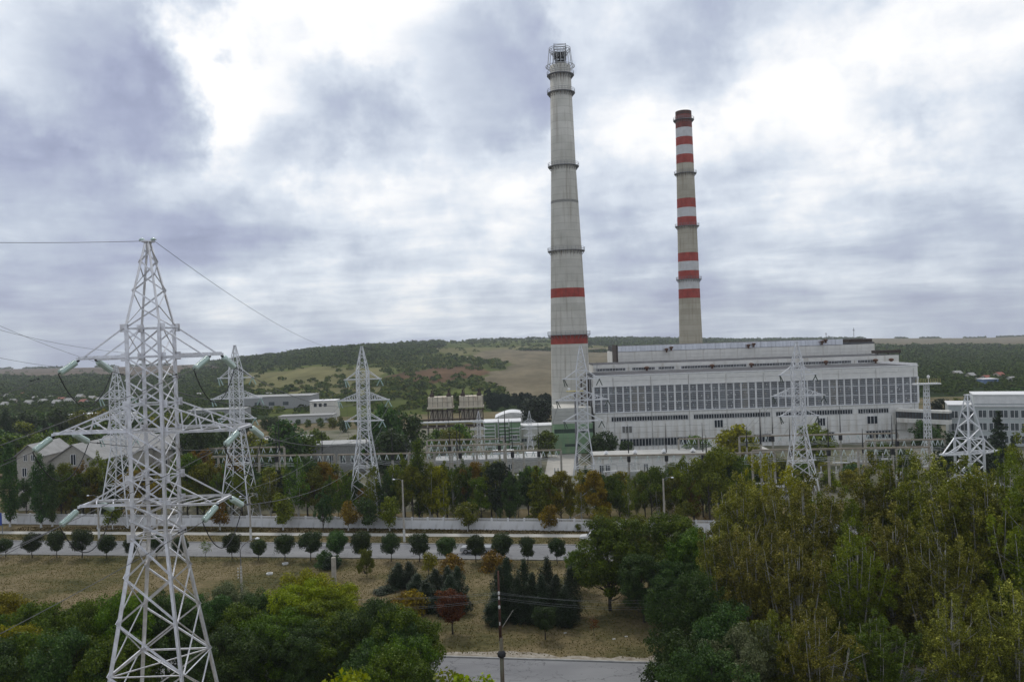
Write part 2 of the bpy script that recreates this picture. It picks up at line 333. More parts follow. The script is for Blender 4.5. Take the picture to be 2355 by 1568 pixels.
FIELDS = [('brown', [(-900, 845), (440, 838), (520, 850), (300, 868), (-900, 878)], 0.03),
          ('tan', [(1120, 806), (1420, 800), (1425, 925), (1180, 912), (1100, 872), (1180, 838), (1060, 822)], 0.0),
          ('pale', [(1000, 800), (1420, 795), (1420, 806), (1120, 812), (1040, 818)], .1),
          ('red', [(880, 868), (1000, 845), (1110, 838), (1130, 858), (1010, 882), (930, 888)], .35),
          ('forest', [(700, 812), (860, 800), (1020, 790), (1000, 812), (900, 830), (760, 838), (640, 846), (560, 840), (560, 830)], 1.0),
          ('pale', [(560, 862), (760, 842), (880, 846), (870, 880), (700, 892), (560, 902)], .12),
          ('forest', [(420, 850), (560, 828), (640, 846), (560, 862), (480, 885), (420, 880)], 1.0),
          ('red', [(540, 900), (720, 886), (720, 892), (560, 912)], .2),
          ('pale', [(640, 905), (830, 885), (900, 895), (800, 915), (650, 925)], .15),
          ('forest', [(-900, 876), (300, 868), (430, 876), (520, 905), (600, 945), (640, 985), (-900, 1000)], .95),
          ('grass', [(830, 900), (1130, 870), (1120, 905), (1000, 935), (800, 935)], .5),
          ('forest', [(1110, 905), (1240, 912), (1300, 925), (1260, 950), (1120, 945)], 1.0),
          ('tan', [(1980, 777), (3300, 735), (3300, 800), (2200, 798), (2000, 800)], 0.0),
          ('dry', [(1350, 812), (1430, 812), (1430, 830), (1350, 826)], .05),
          ('forest', [(1300, 780), (2010, 779), (2010, 792), (1420, 806), (1280, 800)], .75),
          ('forest', [(2000, 800), (2200, 799), (3300, 800), (3300, 960), (2000, 940)], 1.0)]
def cover(px, py):
    wx = px+mn.noise((px*.03, py*.1, 3))*18; wy = py+mn.noise((px*.02, py*.08, 9))*6
    for (c, poly, dens) in FIELDS:
        if inpoly(wx, wy, poly): return c, dens
    return 'grass', .62
def project(x, Y, z):
    A = x/Y; B = (z-HC)/Y; a = A*CT-B*ST; b_ = A*ST+B*CT
    return CW/2+a*F, CH/2-b_*F
def hills():
    NX_, NY_ = 420, 150; vs_ = []; cols = []
    for i in range(NX_+1):
        px = -900+4200*i/NX_; zr = lerp(RID, px, 2)
        for j in range(NY_+1):
            if j <= NY_-8: Y = 398*((zr*1.02)/398)**(j/(NY_-8))
            else: Y = zr*1.02*(1+((j-NY_+8)/8)**2*.6)
            e = elev(px, Y)
            if j == 0: e = -.6
            A = (px-CW/2)/F; x = A*Y/CT+ (e-HC)*ST/CT
            vs_.append((x, Y, e)); qx, qy = project(x, Y, e); c, d = cover(qx, qy)
            cc = COVERS[c]; k = 1+.22*mn.noise((x*.004, Y*.01, 0)); cols.append((cc[0]*k, cc[1]*k, cc[2]*k, 1))
    fs = []
    for i in range(NX_):
        for j in range(NY_): a = i*(NY_+1)+j; fs.append((a, a+NY_+1, a+NY_+2, a+1))
    me = bpy.data.meshes.new('hills'); me.from_pydata(vs_, [], fs); me.update()
    ca = me.color_attributes.new('landcover', 'FLOAT_COLOR', 'POINT'); ca.data.foreach_set('color', np.array(cols, dtype=np.float32).ravel())
    m = bpy.data.materials.new('farmland'); m.use_nodes = True; t = m.node_tree; b = t.nodes['Principled BSDF']; b.inputs['Roughness'].default_value = 1; b.inputs['Specular IOR Level'].default_value = 0
    at_ = N(t, 'ShaderNodeAttribute'); at_.attribute_name = 'landcover'
    g = N(t, 'ShaderNodeNewGeometry'); mp = N(t, 'ShaderNodeMapping'); mp.inputs['Scale'].default_value = (1, .35, 1); L(t, g.outputs['Position'], mp.inputs[0])
    c = N(t, 'ShaderNodeTexNoise'); c.inputs['Scale'].default_value = .05; c.inputs['Detail'].default_value = 9; c.inputs['Roughness'].default_value = .7; L(t, mp.outputs[0], c.inputs[0])
    mm = N(t, 'ShaderNodeMixRGB'); mm.blend_type = 'MULTIPLY'; mm.inputs[0].default_value = 1; L(t, at_.outputs['Color'], mm.inputs[1]); L(t, ramp(t, c.outputs[0], [(.3, (.6, .62, .6)), (.7, (1.3, 1.25, 1.2))]), mm.inputs[2]); L(t, mm.outputs[0], b.inputs[0])
    me.materials.append(m); me.polygons.foreach_set('use_smooth', [True]*len(me.polygons)); struct(inst('hills', me))
hills()
# ------------------------------------------------------------------ far woods : one mass of small crowns
def ico():
    import bmesh
    bm = bmesh.new(); bmesh.ops.create_icosphere(bm, subdivisions=1, radius=1); v = np.array([x.co[:] for x in bm.verts]); f = np.array([[q.index for q in p.verts] for p in bm.faces]); bm.free(); return v, f
IV, IF = ico()
def blobs(name, pts, m, seed, label, cat):
    rg = np.random.default_rng(seed); P_ = np.array(pts); n = np.where(P_[:, 1] < 900, 46, np.where(P_[:, 1] < 1500, 22, 12)); idx = np.repeat(np.arange(len(P_)), n); Q = P_[idx]
    d = rg.normal(size=(len(Q), 3)); d /= np.linalg.norm(d, axis=1, keepdims=True); d[:, 2] = np.abs(d[:, 2])*1.1-.25
    lump = 1+.35*np.sin(d[:, :1]*5+idx[:, None])*np.cos(d[:, 1:2]*4+idx[:, None]*1.7)
    C = Q[:, :3]+d*np.stack([Q[:, 3], Q[:, 3], Q[:, 4]], 1)*lump*(1-.3*rg.random((len(Q), 1))); C[:, 2] += Q[:, 4]*.55
    nn = d+rg.normal(size=d.shape)*.5+np.array([0, 0, .3]); nn /= np.linalg.norm(nn, axis=1, keepdims=True); r = rg.normal(size=nn.shape); U = np.cross(nn, r); U /= np.linalg.norm(U, axis=1, keepdims=True); W = np.cross(nn, U)
    sz = (Q[:, 3:4]*np.where(n[idx] == 46, .62, np.where(n[idx] == 22, .85, 1.15))[:, None])*rg.uniform(.6, 1.2, (len(Q), 1)); U = U*sz*.5; W = W*sz*.5
    V = np.stack([C-U, C-W, C+U, C+W], 1).reshape(-1, 3); N4 = len(Q); me = bpy.data.meshes.new(name)
    me.vertices.add(len(V)); me.vertices.foreach_set('co', V.ravel()); me.loops.add(4*N4); me.loops.foreach_set('vertex_index', np.arange(4*N4))
    me.polygons.add(N4); me.polygons.foreach_set('loop_start', np.arange(0, 4*N4, 4)); me.polygons.foreach_set('loop_total', np.full(N4, 4)); me.update()
    print(name, N4); me.materials.append(m); o = inst(name, me); tag(o, label, cat, kind='stuff'); return o
woodm = leafmat('far_wood', (.026, .042, .014), (.050, .070, .022), (.095, .112, .036), .0, 0)
scrubm = leafmat('far_scrub', (.040, .060, .018), (.074, .094, .028), (.14, .135, .045), .0, 0)
pinem = leafmat('far_pines', (.008, .015, .010), (.012, .022, .014), (.022, .034, .020), .0, 0)
rg = random.Random(11); wood = []; scrub = []; pine = []
for k in range(60000):
    px = rg.uniform(-150, 2500); s = rg.random(); zr = lerp(RID, px, 2); Y = 403*((zr)/403)**(s**.75); e = elev(px, Y)
    A = (px-CW/2)/F; x = A*Y/CT+(e-HC)*ST/CT; qx, qy = project(x, Y, e); c, d = cover(qx, qy)
    nz = mn.noise((x*.006, Y*.006, 5))
    if c == 'forest':
        if rg.random() < d*(.75 if Y > 900 else .55):
            k_ = min(1, .42+.58*(Y-450)/900); q = (x, Y, e, rg.uniform(3, 6.0)*k_, rg.uniform(2.6, 5.5)*k_)
            (pine if (1100 < px < 1310 and qy > 903) else wood).append(q)
    elif c in ('grass', 'red', 'pale', 'brown', 'dry'):
        if rg.random() < d*.22*(1+3*nz): r = rg.uniform(1.4, 4.2); (wood if rg.random() < .35 else scrub).append((x, Y, e, r, r*.7))
for px in np.arange(-60, 2420, 3.1):     # ridge tree line
    zr = lerp(RID, px, 2); 
    if mn.noise((px*.013, 2, 0)) > -.12 and px < 2420:
        if px > 1990 and px < 2060: continue
        e = elev(px, zr*.995); A = (px-CW/2)/F; Y = zr*.995; x = A*Y/CT+(e-HC)*ST/CT; r = rg.uniform(2.0, 5.0); wood.append((x, Y, e, r*1.3, r*(.55 if px > 1990 else .9)))
for px in np.arange(1200, 1420, 5):   # hedge lines across the fields
    for (yy, Y) in ((0, 1250), (1, 1650)):
        e = elev(px, Y); A = (px-CW/2)/F; x = A*Y/CT+(e-HC)*ST/CT
        if rg.random() < .8: wood.append((x, Y+rg.uniform(-8, 8), e, rg.uniform(3, 6), rg.uniform(2, 4)))
print('wood', len(wood), len(scrub), len(pine))
blobs('far_woodland', wood, woodm, 1, 'dark green woodland spread over the far hills and valley floor', 'woodland')
blobs('far_scrubland', scrub, scrubm, 2, 'pale green scrub scattered over the open hillside', 'scrub')
if pine: blobs('far_pine_wood', pine, pinem, 3, 'blackish pine wood at the foot of the ploughed field left of the tall chimney', 'woodland')
# ------------------------------------------------------------------ trees
def quads_mesh(name, C, Nn, size, seed, aspect=1.0):
    rg = np.random.default_rng(seed); n = len(C)
    Nn = Nn/np.linalg.norm(Nn, axis=1, keepdims=True); r = rg.normal(size=(n, 3)); U = np.cross(Nn, r); U /= np.linalg.norm(U, axis=1, keepdims=True); W = np.cross(Nn, U)
    s = size*rg.uniform(.55, 1.3, (n, 1)); U = U*s*.5*aspect; W = W*s*.5; k = Nn*s*.12
    V = np.stack([C-U, C-W*.8+k, C+U, C+W*.8+k], 1).reshape(-1, 3); me = bpy.data.meshes.new(name)
    me.vertices.add(len(V)); me.vertices.foreach_set('co', V.ravel()); me.loops.add(4*n); me.loops.foreach_set('vertex_index', np.arange(4*n))
    me.polygons.add(n); me.polygons.foreach_set('loop_start', np.arange(0, 4*n, 4)); me.polygons.foreach_set('loop_total', np.full(n, 4)); me.update(); return me
PROF = {
 'broad': lambda h: math.sqrt(max(0, 1-(2*h-.9)**2/1.25)),
 'round': lambda h: math.sqrt(max(0, 1-abs(2*h-1.25)**2.2/1.75)) if h > .02 else .2,
 'birch': lambda h: (.35+.65*math.sin(math.pi*min(1, h*.75+.18)))*(1-.55*h),
 'column': lambda h: min(1, h*4+.25)*(1-max(0, h-.55)**1.4*2.1)*(.92+.08*math.sin(h*19)),
 'cone': lambda h: max(.03, (1-h)**.8)*min(1, h*6+.5),
 'thuja': lambda h: max(.04, (1-h**2.2))*min(1, h*3+.55),
 'ragged': lambda h: (.30+.85*math.sin(math.pi*min(1, h*.8+.12)))*(1-.35*h),
}
def make_tree(name, prof, H, Rad, trunkh, nclump, rc, nleaf, leaf, seed, trunk_r=.16, tmat=None, limbs=8, stems=1, wash=False, jit=.35, upleaf=.3, flat=.8, mode=None, k=8):
    rg = np.random.default_rng(seed); pr = PROF[prof]; cl = []; spines = []
    if mode == 'lobes':
        maj = []
        for i in range(k):
            h = .22+.72*(i+rg.random())/k; r = pr(h)*Rad*rg.uniform(.35, .9); an = i*2.4+rg.normal()*.4; maj.append((r*math.cos(an), r*math.sin(an), trunkh+h*(H-trunkh)-Rad*.2, Rad*rg.uniform(.30, .52)))
        maj.append((0, 0, H-Rad*.42, Rad*.4))
        for i in range(nclump):
            m_ = maj[rg.integers(len(maj))]; d = rg.normal(size=3); d /= np.linalg.norm(d); d[2] = d[2]*.8+.15; q = rg.uniform(.55, 1.0)
            cl.append((m_[0]+d[0]*m_[3]*q, m_[1]+d[1]*m_[3]*q, min(H-rc*.5, m_[2]+d[2]*m_[3]*q), rc*rg.uniform(.45, 1.15)))
    elif mode == 'spires':
        for i in range(k):
            an = i*2.4+rg.normal()*.5; R_ = Rad*(rg.uniform(.25, 1.0) if i else .05); tipz = H*(1-.30*(R_/Rad)**1.5*rg.uniform(.4, 1.1)); bz = H*rg.uniform(.08, .25)
            tip = np.array([R_*math.cos(an), R_*math.sin(an), tipz]); base_ = np.array([.1*math.cos(an), .1*math.sin(an), bz]); mid = base_+(tip-base_)*np.array([.72, .72, .42]); spines.append((base_, mid, tip))
        for i in range(nclump):
            b_, m_, t_ = spines[rg.integers(len(spines))]; u = rg.random()**.8*.9+.1; p = (1-u)**2*b_+2*u*(1-u)*m_+u*u*t_; sp = (1.15-u*.85)*Rad*.36
            p = p+rg.normal(size=3)*np.array([sp, sp, .3]); cl.append((p[0], p[1], max(trunkh*.4, p[2]), rc*rg.uniform(.5, 1.15)*(1.15-.55*u)))
    for i in range(nclump if not mode else 0):
        h = (i+rg.random())/nclump; r = pr(h)*Rad; an = rg.random()*2*math.pi; d = r*rg.random()**.5*.85
        cl.append((d*math.cos(an)+rg.normal()*jit*rc*.5, d*math.sin(an)+rg.normal()*jit*rc*.5, trunkh+h*(H-trunkh-rc*.4), rc*rg.uniform(.6, 1.25)*(.45+.55*min(1, r/Rad*1.2))))
    cl = np.array(cl); wts = cl[:, 3]**2; wts /= wts.sum(); idx = rg.choice(len(cl), nleaf, p=wts)
    d = rg.normal(size=(nleaf, 3)); d /= np.linalg.norm(d, axis=1, keepdims=True)
    rad = (1-.55*rg.random((nleaf, 1))**1.7)*(1+rg.normal(0, .10, (nleaf, 1))); Cc = cl[idx, :3]+d*rad*cl[idx, 3:4]*np.array([1, 1, flat])
    nn = d*.8+rg.normal(size=(nleaf, 3))*.6+np.array([0, 0, upleaf])
    crown = quads_mesh(name+'_crown', Cc, nn, leaf, seed+1)
    crown.materials.append(LM['olive'])
    tb = MB()
    for (b_, m_, t_) in spines:
        pp = [tuple((1-u)**2*b_+2*u*(1-u)*m_+u*u*t_) for u in (0, .25, .5, .75, .97)]; tb.tube([(0, 0, 0)]+pp, [trunk_r*.75, trunk_r*.55, trunk_r*.42, trunk_r*.3, trunk_r*.18, .02], 6)
    for s in range(stems):
        ox, oy = (0, 0) if stems == 1 else (rg.normal()*.25, rg.normal()*.25); lean = rg.normal(size=2)*(.02 if stems == 1 else .10)
        pts = [(ox, oy, -.15)]; ths = 5
        for k in range(1, ths+1):
            z = (H*.86)*k/ths; pts.append((ox+lean[0]*z+rg.normal()*.06, oy+lean[1]*z+rg.normal()*.06, z))
        tr_ = trunk_r/(1 if stems == 1 else 1.3); tb.tube(pts, [tr_*(1.25 if k == 0 else max(.18, 1-k/ths*.9)) for k in range(ths+1)], 7)
        for q in rg.choice(len(cl), min(limbs, len(cl)), replace=False):
            c = cl[q]; z0 = max(trunkh*.75, c[2]-Rad*(.5 if prof != 'column' else 1.2)-.4); z0 = min(z0, H*.8); u = z0/(H*.86)
            p0 = Vector((ox+lean[0]*z0, oy+lean[1]*z0, z0)); p1 = Vector(c[:3]); mid = (p0+p1)/2+Vector((0, 0, -.08*(p1-p0).length))
            tb.tube([p0, mid, p1], [tr_*max(.2, .6*(1-u)), tr_*max(.13, .35*(1-u)), tr_*.06], 5)
    tm = tb.mesh(name+'_trunk'); tm.materials.append(tmat or bark); tm.polygons.foreach_set('use_smooth', [True]*len(tm.polygons))
    wm = None
    if wash:
        b = MB(); b.tube([(0, 0, 0), (0, 0, .95)], [trunk_r*1.35, trunk_r*1.15], 8); wm = b.mesh(name+'_whitewash'); wm.materials.append(whitewash)
    return dict(c=crown, t=tm, w=wm, H=H, R=Rad, name=name)
TREES_DONE = []
def place(tr, name, label, loc, leaf, s=1.0, rz=None, group=None, sz=None, wash=None):
    e = thing(name, label, 'tree', loc, R.uniform(0, 6.28) if rz is None else rz, group); e.scale = (s, s, sz or s)
    c = inst('crown', tr['c'], e); c.material_slots[0].link = 'OBJECT'; c.material_slots[0].material = LM[leaf]
    inst('trunk', tr['t'], e)
    if tr['w'] and wash is not False: inst('whitewash', tr['w'], e)
    return e
T = {}
T['clip'] = [make_tree('clip%d' % i, 'round', 4.2, 1.6, 1.35, 60, .56, 8500, .17, 20+i, .08, limbs=7, flat=1.0, jit=.15) for i in range(3)]
T['thin'] = [make_tree('thin', 'round', 3.4, 1.0, 1.3, 16, .5, 420, .18, 31, .05, limbs=6)]
T['broad'] = [make_tree('broad%d' % i, 'broad', 10, 3.4, 1.8, 90, .85, 9000, .28, 40+i, .17, limbs=16, mode='lobes', k=8) for i in range(4)]+[make_tree('broad%d' % i, 'ragged', 10.5, 2.8, 1.8, 80, .8, 7500, .27, 45+i, .16, limbs=10, mode='spires', k=6, flat=1.2) for i in range(3)]
T['small'] = [make_tree('small%d' % i, 'broad', 5.0, 2.0, 1.3, 24, .8, 2200, .26, 50+i, .08, limbs=8, wash=True) for i in range(3)]
T['birch'] = [make_tree('birch%d' % i, 'birch', 11.5, 2.2, 2.4, 60, .6, 3600, .24, 60+i, .13, tmat=barkwhite, limbs=16, mode='spires', k=4, flat=1.3) for i in range(3)]
T['column'] = [make_tree('column%d' % i, 'column', 14, 1.75, 1.3, 60, .85, 7000, .28, 70+i, .17, limbs=14, wash=True, flat=1.3) for i in range(3)]
T['spruce'] = [make_tree('spruce%d' % i, 'cone', 10, 2.2, .6, 70, .75, 5000, .28, 80+i, .13, limbs=14, flat=.5, upleaf=.5) for i in range(2)]
T['thuja'] = [make_tree('thuja%d' % i, 'thuja', 7.5, 1.5, .1, 90, .55, 12000, .15, 90+i, .12, limbs=2, flat=1.8, jit=.2) for i in range(3)]
T['far'] = [make_tree('far%d' % i, 'broad', 9, 4.0, 1.0, 36, 1.6, 2600, .62, 100+i, .2, limbs=5) for i in range(3)]
T['near'] = [make_tree('near%d' % i, 'broad', 11, 5.0, 1.5, 260, .85, 42000, .20, 110+i, .2, limbs=34, mode='lobes', k=13) for i in range(4)]
T['maple'] = [make_tree('maple%d' % i, 'broad', 13, 5.2, 1.8, 230, .95, 34000, .26, 120+i, .22, limbs=30, mode='lobes', k=13) for i in range(2)]
T['ragged'] = [make_tree('ragged%d' % i, 'ragged', 20, 4.6, 2.0, 380, .70, 40000, .20, 130+i, .27, tmat=barkpale, limbs=26, stems=1, flat=1.35, mode='spires', k=13) for i in range(4)]
T['midround'] = [make_tree('midround', 'round', 5.2, 1.9, 1.7, 60, .6, 9000, .17, 140, .11, limbs=10)]
T['bush'] = [make_tree('bush%d' % i, 'thuja', 2.4, 1.9, 0, 30, .8, 3000, .22, 150+i, .08, limbs=5) for i in range(2)]
def pick(k): return R.choice(T[k])
# ------------------------------------------------------------------ lattice pylons
def pylon(label, loc, Fh=23.9, hb=4.35, rz=0, big=False, group=None, scale=1.0, name='lattice_pylon'):
    e = thing(name, label, 'pylon', loc, rz, group); e.scale = (scale,)*3; pm = paint if big else paint_far
    A1, A2, A3 = Fh+9.9, Fh+5.8, Fh+1.8; BT = Fh+11.5; TP = Fh+16.3
    def hw(z):
        if z <= Fh: return 1.0+(hb-1.0)*(Fh-z)/Fh
        if z <= BT: return 1.0
        return 1.0+(0.13-1.0)*(z-BT)/(TP-BT)
    lw = .215 if big else .20
    cs = [(-1, -1), (1, -1), (1, 1), (-1, 1)]
    def c(i, z): h = hw(z); return Vector((cs[i % 4][0]*h, cs[i % 4][1]*h, z))
    for i in range(4):
        b = MB()
        for (z0, z1) in ((-.3, Fh), (Fh, BT), (BT, TP)):
            if big: b.angle(c(i, z0), c(i, z1), lw if z0 < BT else .12, .03, n1=(-cs[i][0], 0, 0))
            else: b.bar(c(i, z0), c(i, z1), lw if z0 < BT else .14)
        b.build('leg', pm, e)
    fl = [Fh]; st = 2.1
    while fl[-1] > 2.5: fl.append(max(0.0, fl[-1]-st)); st *= 1.13
    if fl[-1] > 0: fl[-1] = 0.0
    zs = fl[::-1][:-1]+[Fh, Fh+.95, A3, A3+1.4, A3+2.7, A2, A2+1.5, A2+2.8, A1, BT]
    pk = [BT, BT+1.15, BT+2.1, BT+2.95, BT+3.7, BT+4.35]
    bw = .066 if big else .085; brs = []
    for s in (zs, pk):
        for n_, (z0, z1) in enumerate(zip(s, s[1:])):
            for i in range(4):
                if s is zs or (n_+i) % 2 == 0: brs.append((c(i, z0), c(i+1, z1), i))
                if s is zs or (n_+i) % 2 == 1: brs.append((c(i+1, z0), c(i, z1), i))
    for z in [A3, A3+1.4, A2, A2+1.5, A1, BT, Fh, fl[3], fl[5] if len(fl) > 5 else 0]:
        for i in range(4): brs.append((c(i, z), c(i+1, z), i))
        if z in (A3, A2, A1, Fh, fl[3]): brs.append((c(0, z), c(2, z), 0)); brs.append((c(1, z), c(3, z), 0))
    if big:
        for k, (p, q, i) in enumerate(brs):
            nrm = (Vector((0, -1, 0)), Vector((1, 0, 0)), Vector((0, 1, 0)), Vector((-1, 0, 0)))[i]; o = nrm*(.03 if k % 2 else -.03)
            b = MB(); b.angle(p+o, q+o, bw*(1.25 if p.z < Fh-1 else 1), .012, n1=nrm); b.build('brace', pm, e)
        for z in [A1, A2, A3, Fh, BT, A2+1.5, A3+1.4]:
            for i in range(4):
                b = MB(); p = c(i, z); b.box(p.x-.17, p.x+.17, p.y-.13*cs[i][1]-.012, p.y-.13*cs[i][1]+.012, p.z-.2, p.z+.2)
                p = p+Vector((cs[i][0]*.03, cs[i][1]*.03, 0)); b.box(p.x-.20, p.x+.20, p.y-.012, p.y+.012, p.z-.22, p.z+.22)
                b.build('gusset_plate', pm, e)
    else:
        b = MB()
        for (p, q, i) in brs: b.bar(p, q, bw)
        b.build('bracing', pm, e)
    cw = .13 if big else .16
    for (za, Lg, zt) in ((A1, 2.6, BT), (A2, 4.1, A2+1.5), (A3, 2.8, A3+1.4)):
        for sx in (-1, 1):
            b = MB(); xe = sx*(1+Lg); dy = .95 if big else .25
            for sy in (-1, 1):
                p = Vector((sx*1.0, sy*1.0, za)); q = Vector((xe, sy*dy, za)); tp = Vector((sx*1.0, sy*1.0, zt)); te = Vector((xe-sx*.35, sy*dy, za+.05))
                if big: b.angle(p, q, cw, .02, n1=(0, sy, 0)); b.angle(tp, te, .085, .016, n1=(0, sy, 0))
                else: b.bar(p, q, cw); b.bar(tp, te, .11)
                if Lg > 3:
                    for k in range(1, 4):
                        u = k/4; v = p.lerp(q, u); t2 = tp.lerp(te, u); b.bar(v, t2, .06 if big else .09); v2 = p.lerp(q, (k-1)/4); b.bar(v2, t2, .05 if big else .08)
            b.bar((xe, -dy-.1, za), (xe, dy+.1, za), cw)
            for k in range(3):
                x0 = sx*(1+Lg*k/3); x1 = sx*(1+Lg*(k+1)/3); y0 = 1+(dy-1)*k/3; y1 = 1+(dy-1)*(k+1)/3; b.bar((x0, -y0, za), (x1, y1, za), .06 if big else .08)
            b.build('cross_arm', pm, e)
    b = MB(); b.box(-.28, .28, -.28, .28, TP-.02, TP+.06); b.build('peak_cap', pm, e)
    return e, (A1, A2, A3, TP)
YB = 46.4; bx = at(354, YB, 29.7).x
BIG, (A1, A2, A3, TP) = pylon('tall grey-white lattice pylon close by on the left, cut off by the bottom edge', (bx, YB, 0), big=True, group='lattice power pylons')
smallspec = [(267, 850, 165, 'lattice pylon directly behind the left half of the near tall pylon'), (540, 803, 165, 'hazy lattice pylon just right of the near tall pylon'),
             (832, 805, 162, 'white lattice pylon standing alone left of centre before the green hillside'), (1335, 803, 160, 'white lattice pylon in front of the foot of the tall chimney'),
             (1832, 795, 163, 'white lattice pylon in front of the long windowed turbine hall')]
PYL = []
for (px, py, Y, lab) in smallspec:
    h = topz(px, py, Y); loc = at(px, Y, h); loc.z = 0; loc.x = at(px, Y, h).x
    e, arms = pylon(lab, loc, Fh=h-16.3*.955, hb=3.1, group='lattice power pylons', rz=math.radians(-4)); PYL.append((e, arms, loc))
for (px, py, Y, lab) in [(1100, 945, 232, 'small lattice pylon left of the green building, half hidden by gantries'), (1217, 945, 232, 'small lattice pylon with wide lowest arm beside the green building')]:
    h = topz(px, py, Y); loc = at(px, Y, h); loc.z = 0
    pylon(lab, loc, Fh=14, hb=3.1, group='lattice power pylons', scale=h/30.3)
h = topz(2225, 908, 92); loc = at(2225, 92, h); loc.z = 0
RPY, RA_ = pylon('heavy lattice pylon rising out of the poplars near the right edge', loc, Fh=h-16.3, hb=3.2, big=False, group='lattice power pylons', rz=math.radians(14))
# insulators of the near pylon
dm = MB().lathe([(.02, -.05), (.165, -.045), (.18, -.01), (.10, .03), (.05, .06), (.02, .065)], 12).mesh('disc'); dm.materials.append(glassgreen)
dm.polygons.foreach_set('use_smooth', [True]*len(dm.polygons))
def insulator(label, p, q, n=13, group='green glass insulator strings on the near pylon'):
    p = Vector(p); q = Vector(q); e = thing('insulator_string', label, 'insulator', p, 0, group)
    d = (q-p); Ln = d.length; e.rotation_mode = 'QUATERNION'; e.rotation_quaternion = d.to_track_quat('-Z', 'Y')
    b = MB(); b.tube([(0, 0, 0), (0, 0, -Ln)], .025, 6); b.box(-.05, .05, -.05, .05, -.12, .05); b.build('rod', dark, e)
    for k in range(n): inst('disc', dm, e, (0, 0, -(.25+(Ln-.45)*k/(n-1))))
    return q
wires = []
def wire(label, pts, r=.013, m=None, group=None, name='power_line'):
    b = MB(); b.tube(pts, r, 5); o = b.build(name, m or wirem); tag(o, label, 'wire', group); return o
def sagpts(p, q, sag, n=16):
    p = Vector(p); q = Vector(q); return [p.lerp(q, i/n)-Vector((0, 0, 4*sag*(i/n)*(1-i/n))) for i in range(n+1)]
HWN = {0: ('top', A1, 3.6), 1: ('middle', A2, 5.1), 2: ('lowest', A3, 3.8)}
GW = 'conductors strung from the near pylon'
for k in range(3):
    nm, za, xr = HWN[k]
    for sx, sd_ in ((-1, 'left'), (1, 'right')):
        # near side: strings pull left and towards the viewer
        p = Vector((bx+sx*xr, YB-.95, za-.1)); q = p+Vector((-.38, -1.35, -.66)); insulator('green glass insulator string sloping down-left from the front of the %s arm, %s end' % (nm, sd_), p, q)
        end = q+Vector((-24, -30, -8.0)); wire('conductor running left and forward from the %s arm, %s end, front' % (nm, sd_), sagpts(q, end, 1.3), .018, group=GW)
        b = MB(); dd = (end-q).normalized(); cpt = q+dd*1.2; b.tube([cpt-dd*.22, cpt-dd*.1, cpt+dd*.1, cpt+dd*.22], [.055, .02, .02, .055], 6); tag(b.build('vibration_damper', dark), 'small black damper on the front conductor of the %s arm, %s end' % (nm, sd_), 'damper', 'vibration dampers on the conductors')
        # far side: strings pull right and away
        p2 = Vector((bx+sx*xr, YB+.95, za-.1)); q2 = p2+Vector((.22, 1.45, -.72)); insulator('green glass insulator string sloping down-right behind the %s arm, %s end' % (nm, sd_), p2, q2)
        tgt = PYL[2]; T0 = tgt[2]; end2 = Vector((T0.x+sx*(xr-.2), T0.y-.3, tgt[1][k]-1.2)); wire('long conductor sagging right to the next pylon from the %s arm, %s end' % (nm, sd_), sagpts(q2, end2, 3.2, 24), .024, group=GW)
        b = MB(); dd = (end2-q2).normalized(); cpt = q2+dd*1.4-Vector((0, 0, .12)); b.tube([cpt-dd*.22, cpt-dd*.1, cpt+dd*.1, cpt+dd*.22], [.055, .02, .02, .055], 6); tag(b.build('vibration_damper', dark), 'small black damper on the rear conductor of the %s arm, %s end' % (nm, sd_), 'damper', 'vibration dampers on the conductors')
        wire('drooping black jumper loop under the %s arm, %s end' % (nm, sd_), sagpts(q, q2, 1.9), .028, dark, 'jumper loops on the near pylon', 'jumper_loop')
tp = Vector((bx, YB, TP+.05))
for sx, lab, end in ((-1, 'earth wire running left from the peak of the near pylon', tp+Vector((-32, -26, 1.5))), (1, 'earth wire sloping right from the peak of the near pylon', Vector((PYL[2][2].x, PYL[2][2].y, topz(832, 805, 162))))):
    st = tp+Vector((sx*.35, 0, 0)); wire(lab, sagpts(st, end, 1.2 if sx < 0 else 2.2, 24), .014)
    b = MB(); b.lathe([(.02, -.07), (.16, -.05), (.16, .03), (.05, .10)], 12); o = b.build('insulator_disc', glassgreen, None, True, tp+Vector((sx*.32, 0, .08))); tag(o, 'green glass insulator on the %s side of the near pylon peak' % ('left' if sx < 0 else 'right'), 'insulator', 'glass insulators at the near pylon peak')
for i, (y0, y1) in enumerate([(722, 855), (742, 812), (810, 850), (862, 925)]):
    a = P(-60, y0, 150-10*i); c = P(300 if i < 2 else 267, y1, 165); wire('thin distant wire entering at the left edge, %s from the top' % ORD[i], sagpts(a, c, .8), .03, group='distant wires at the left edge')
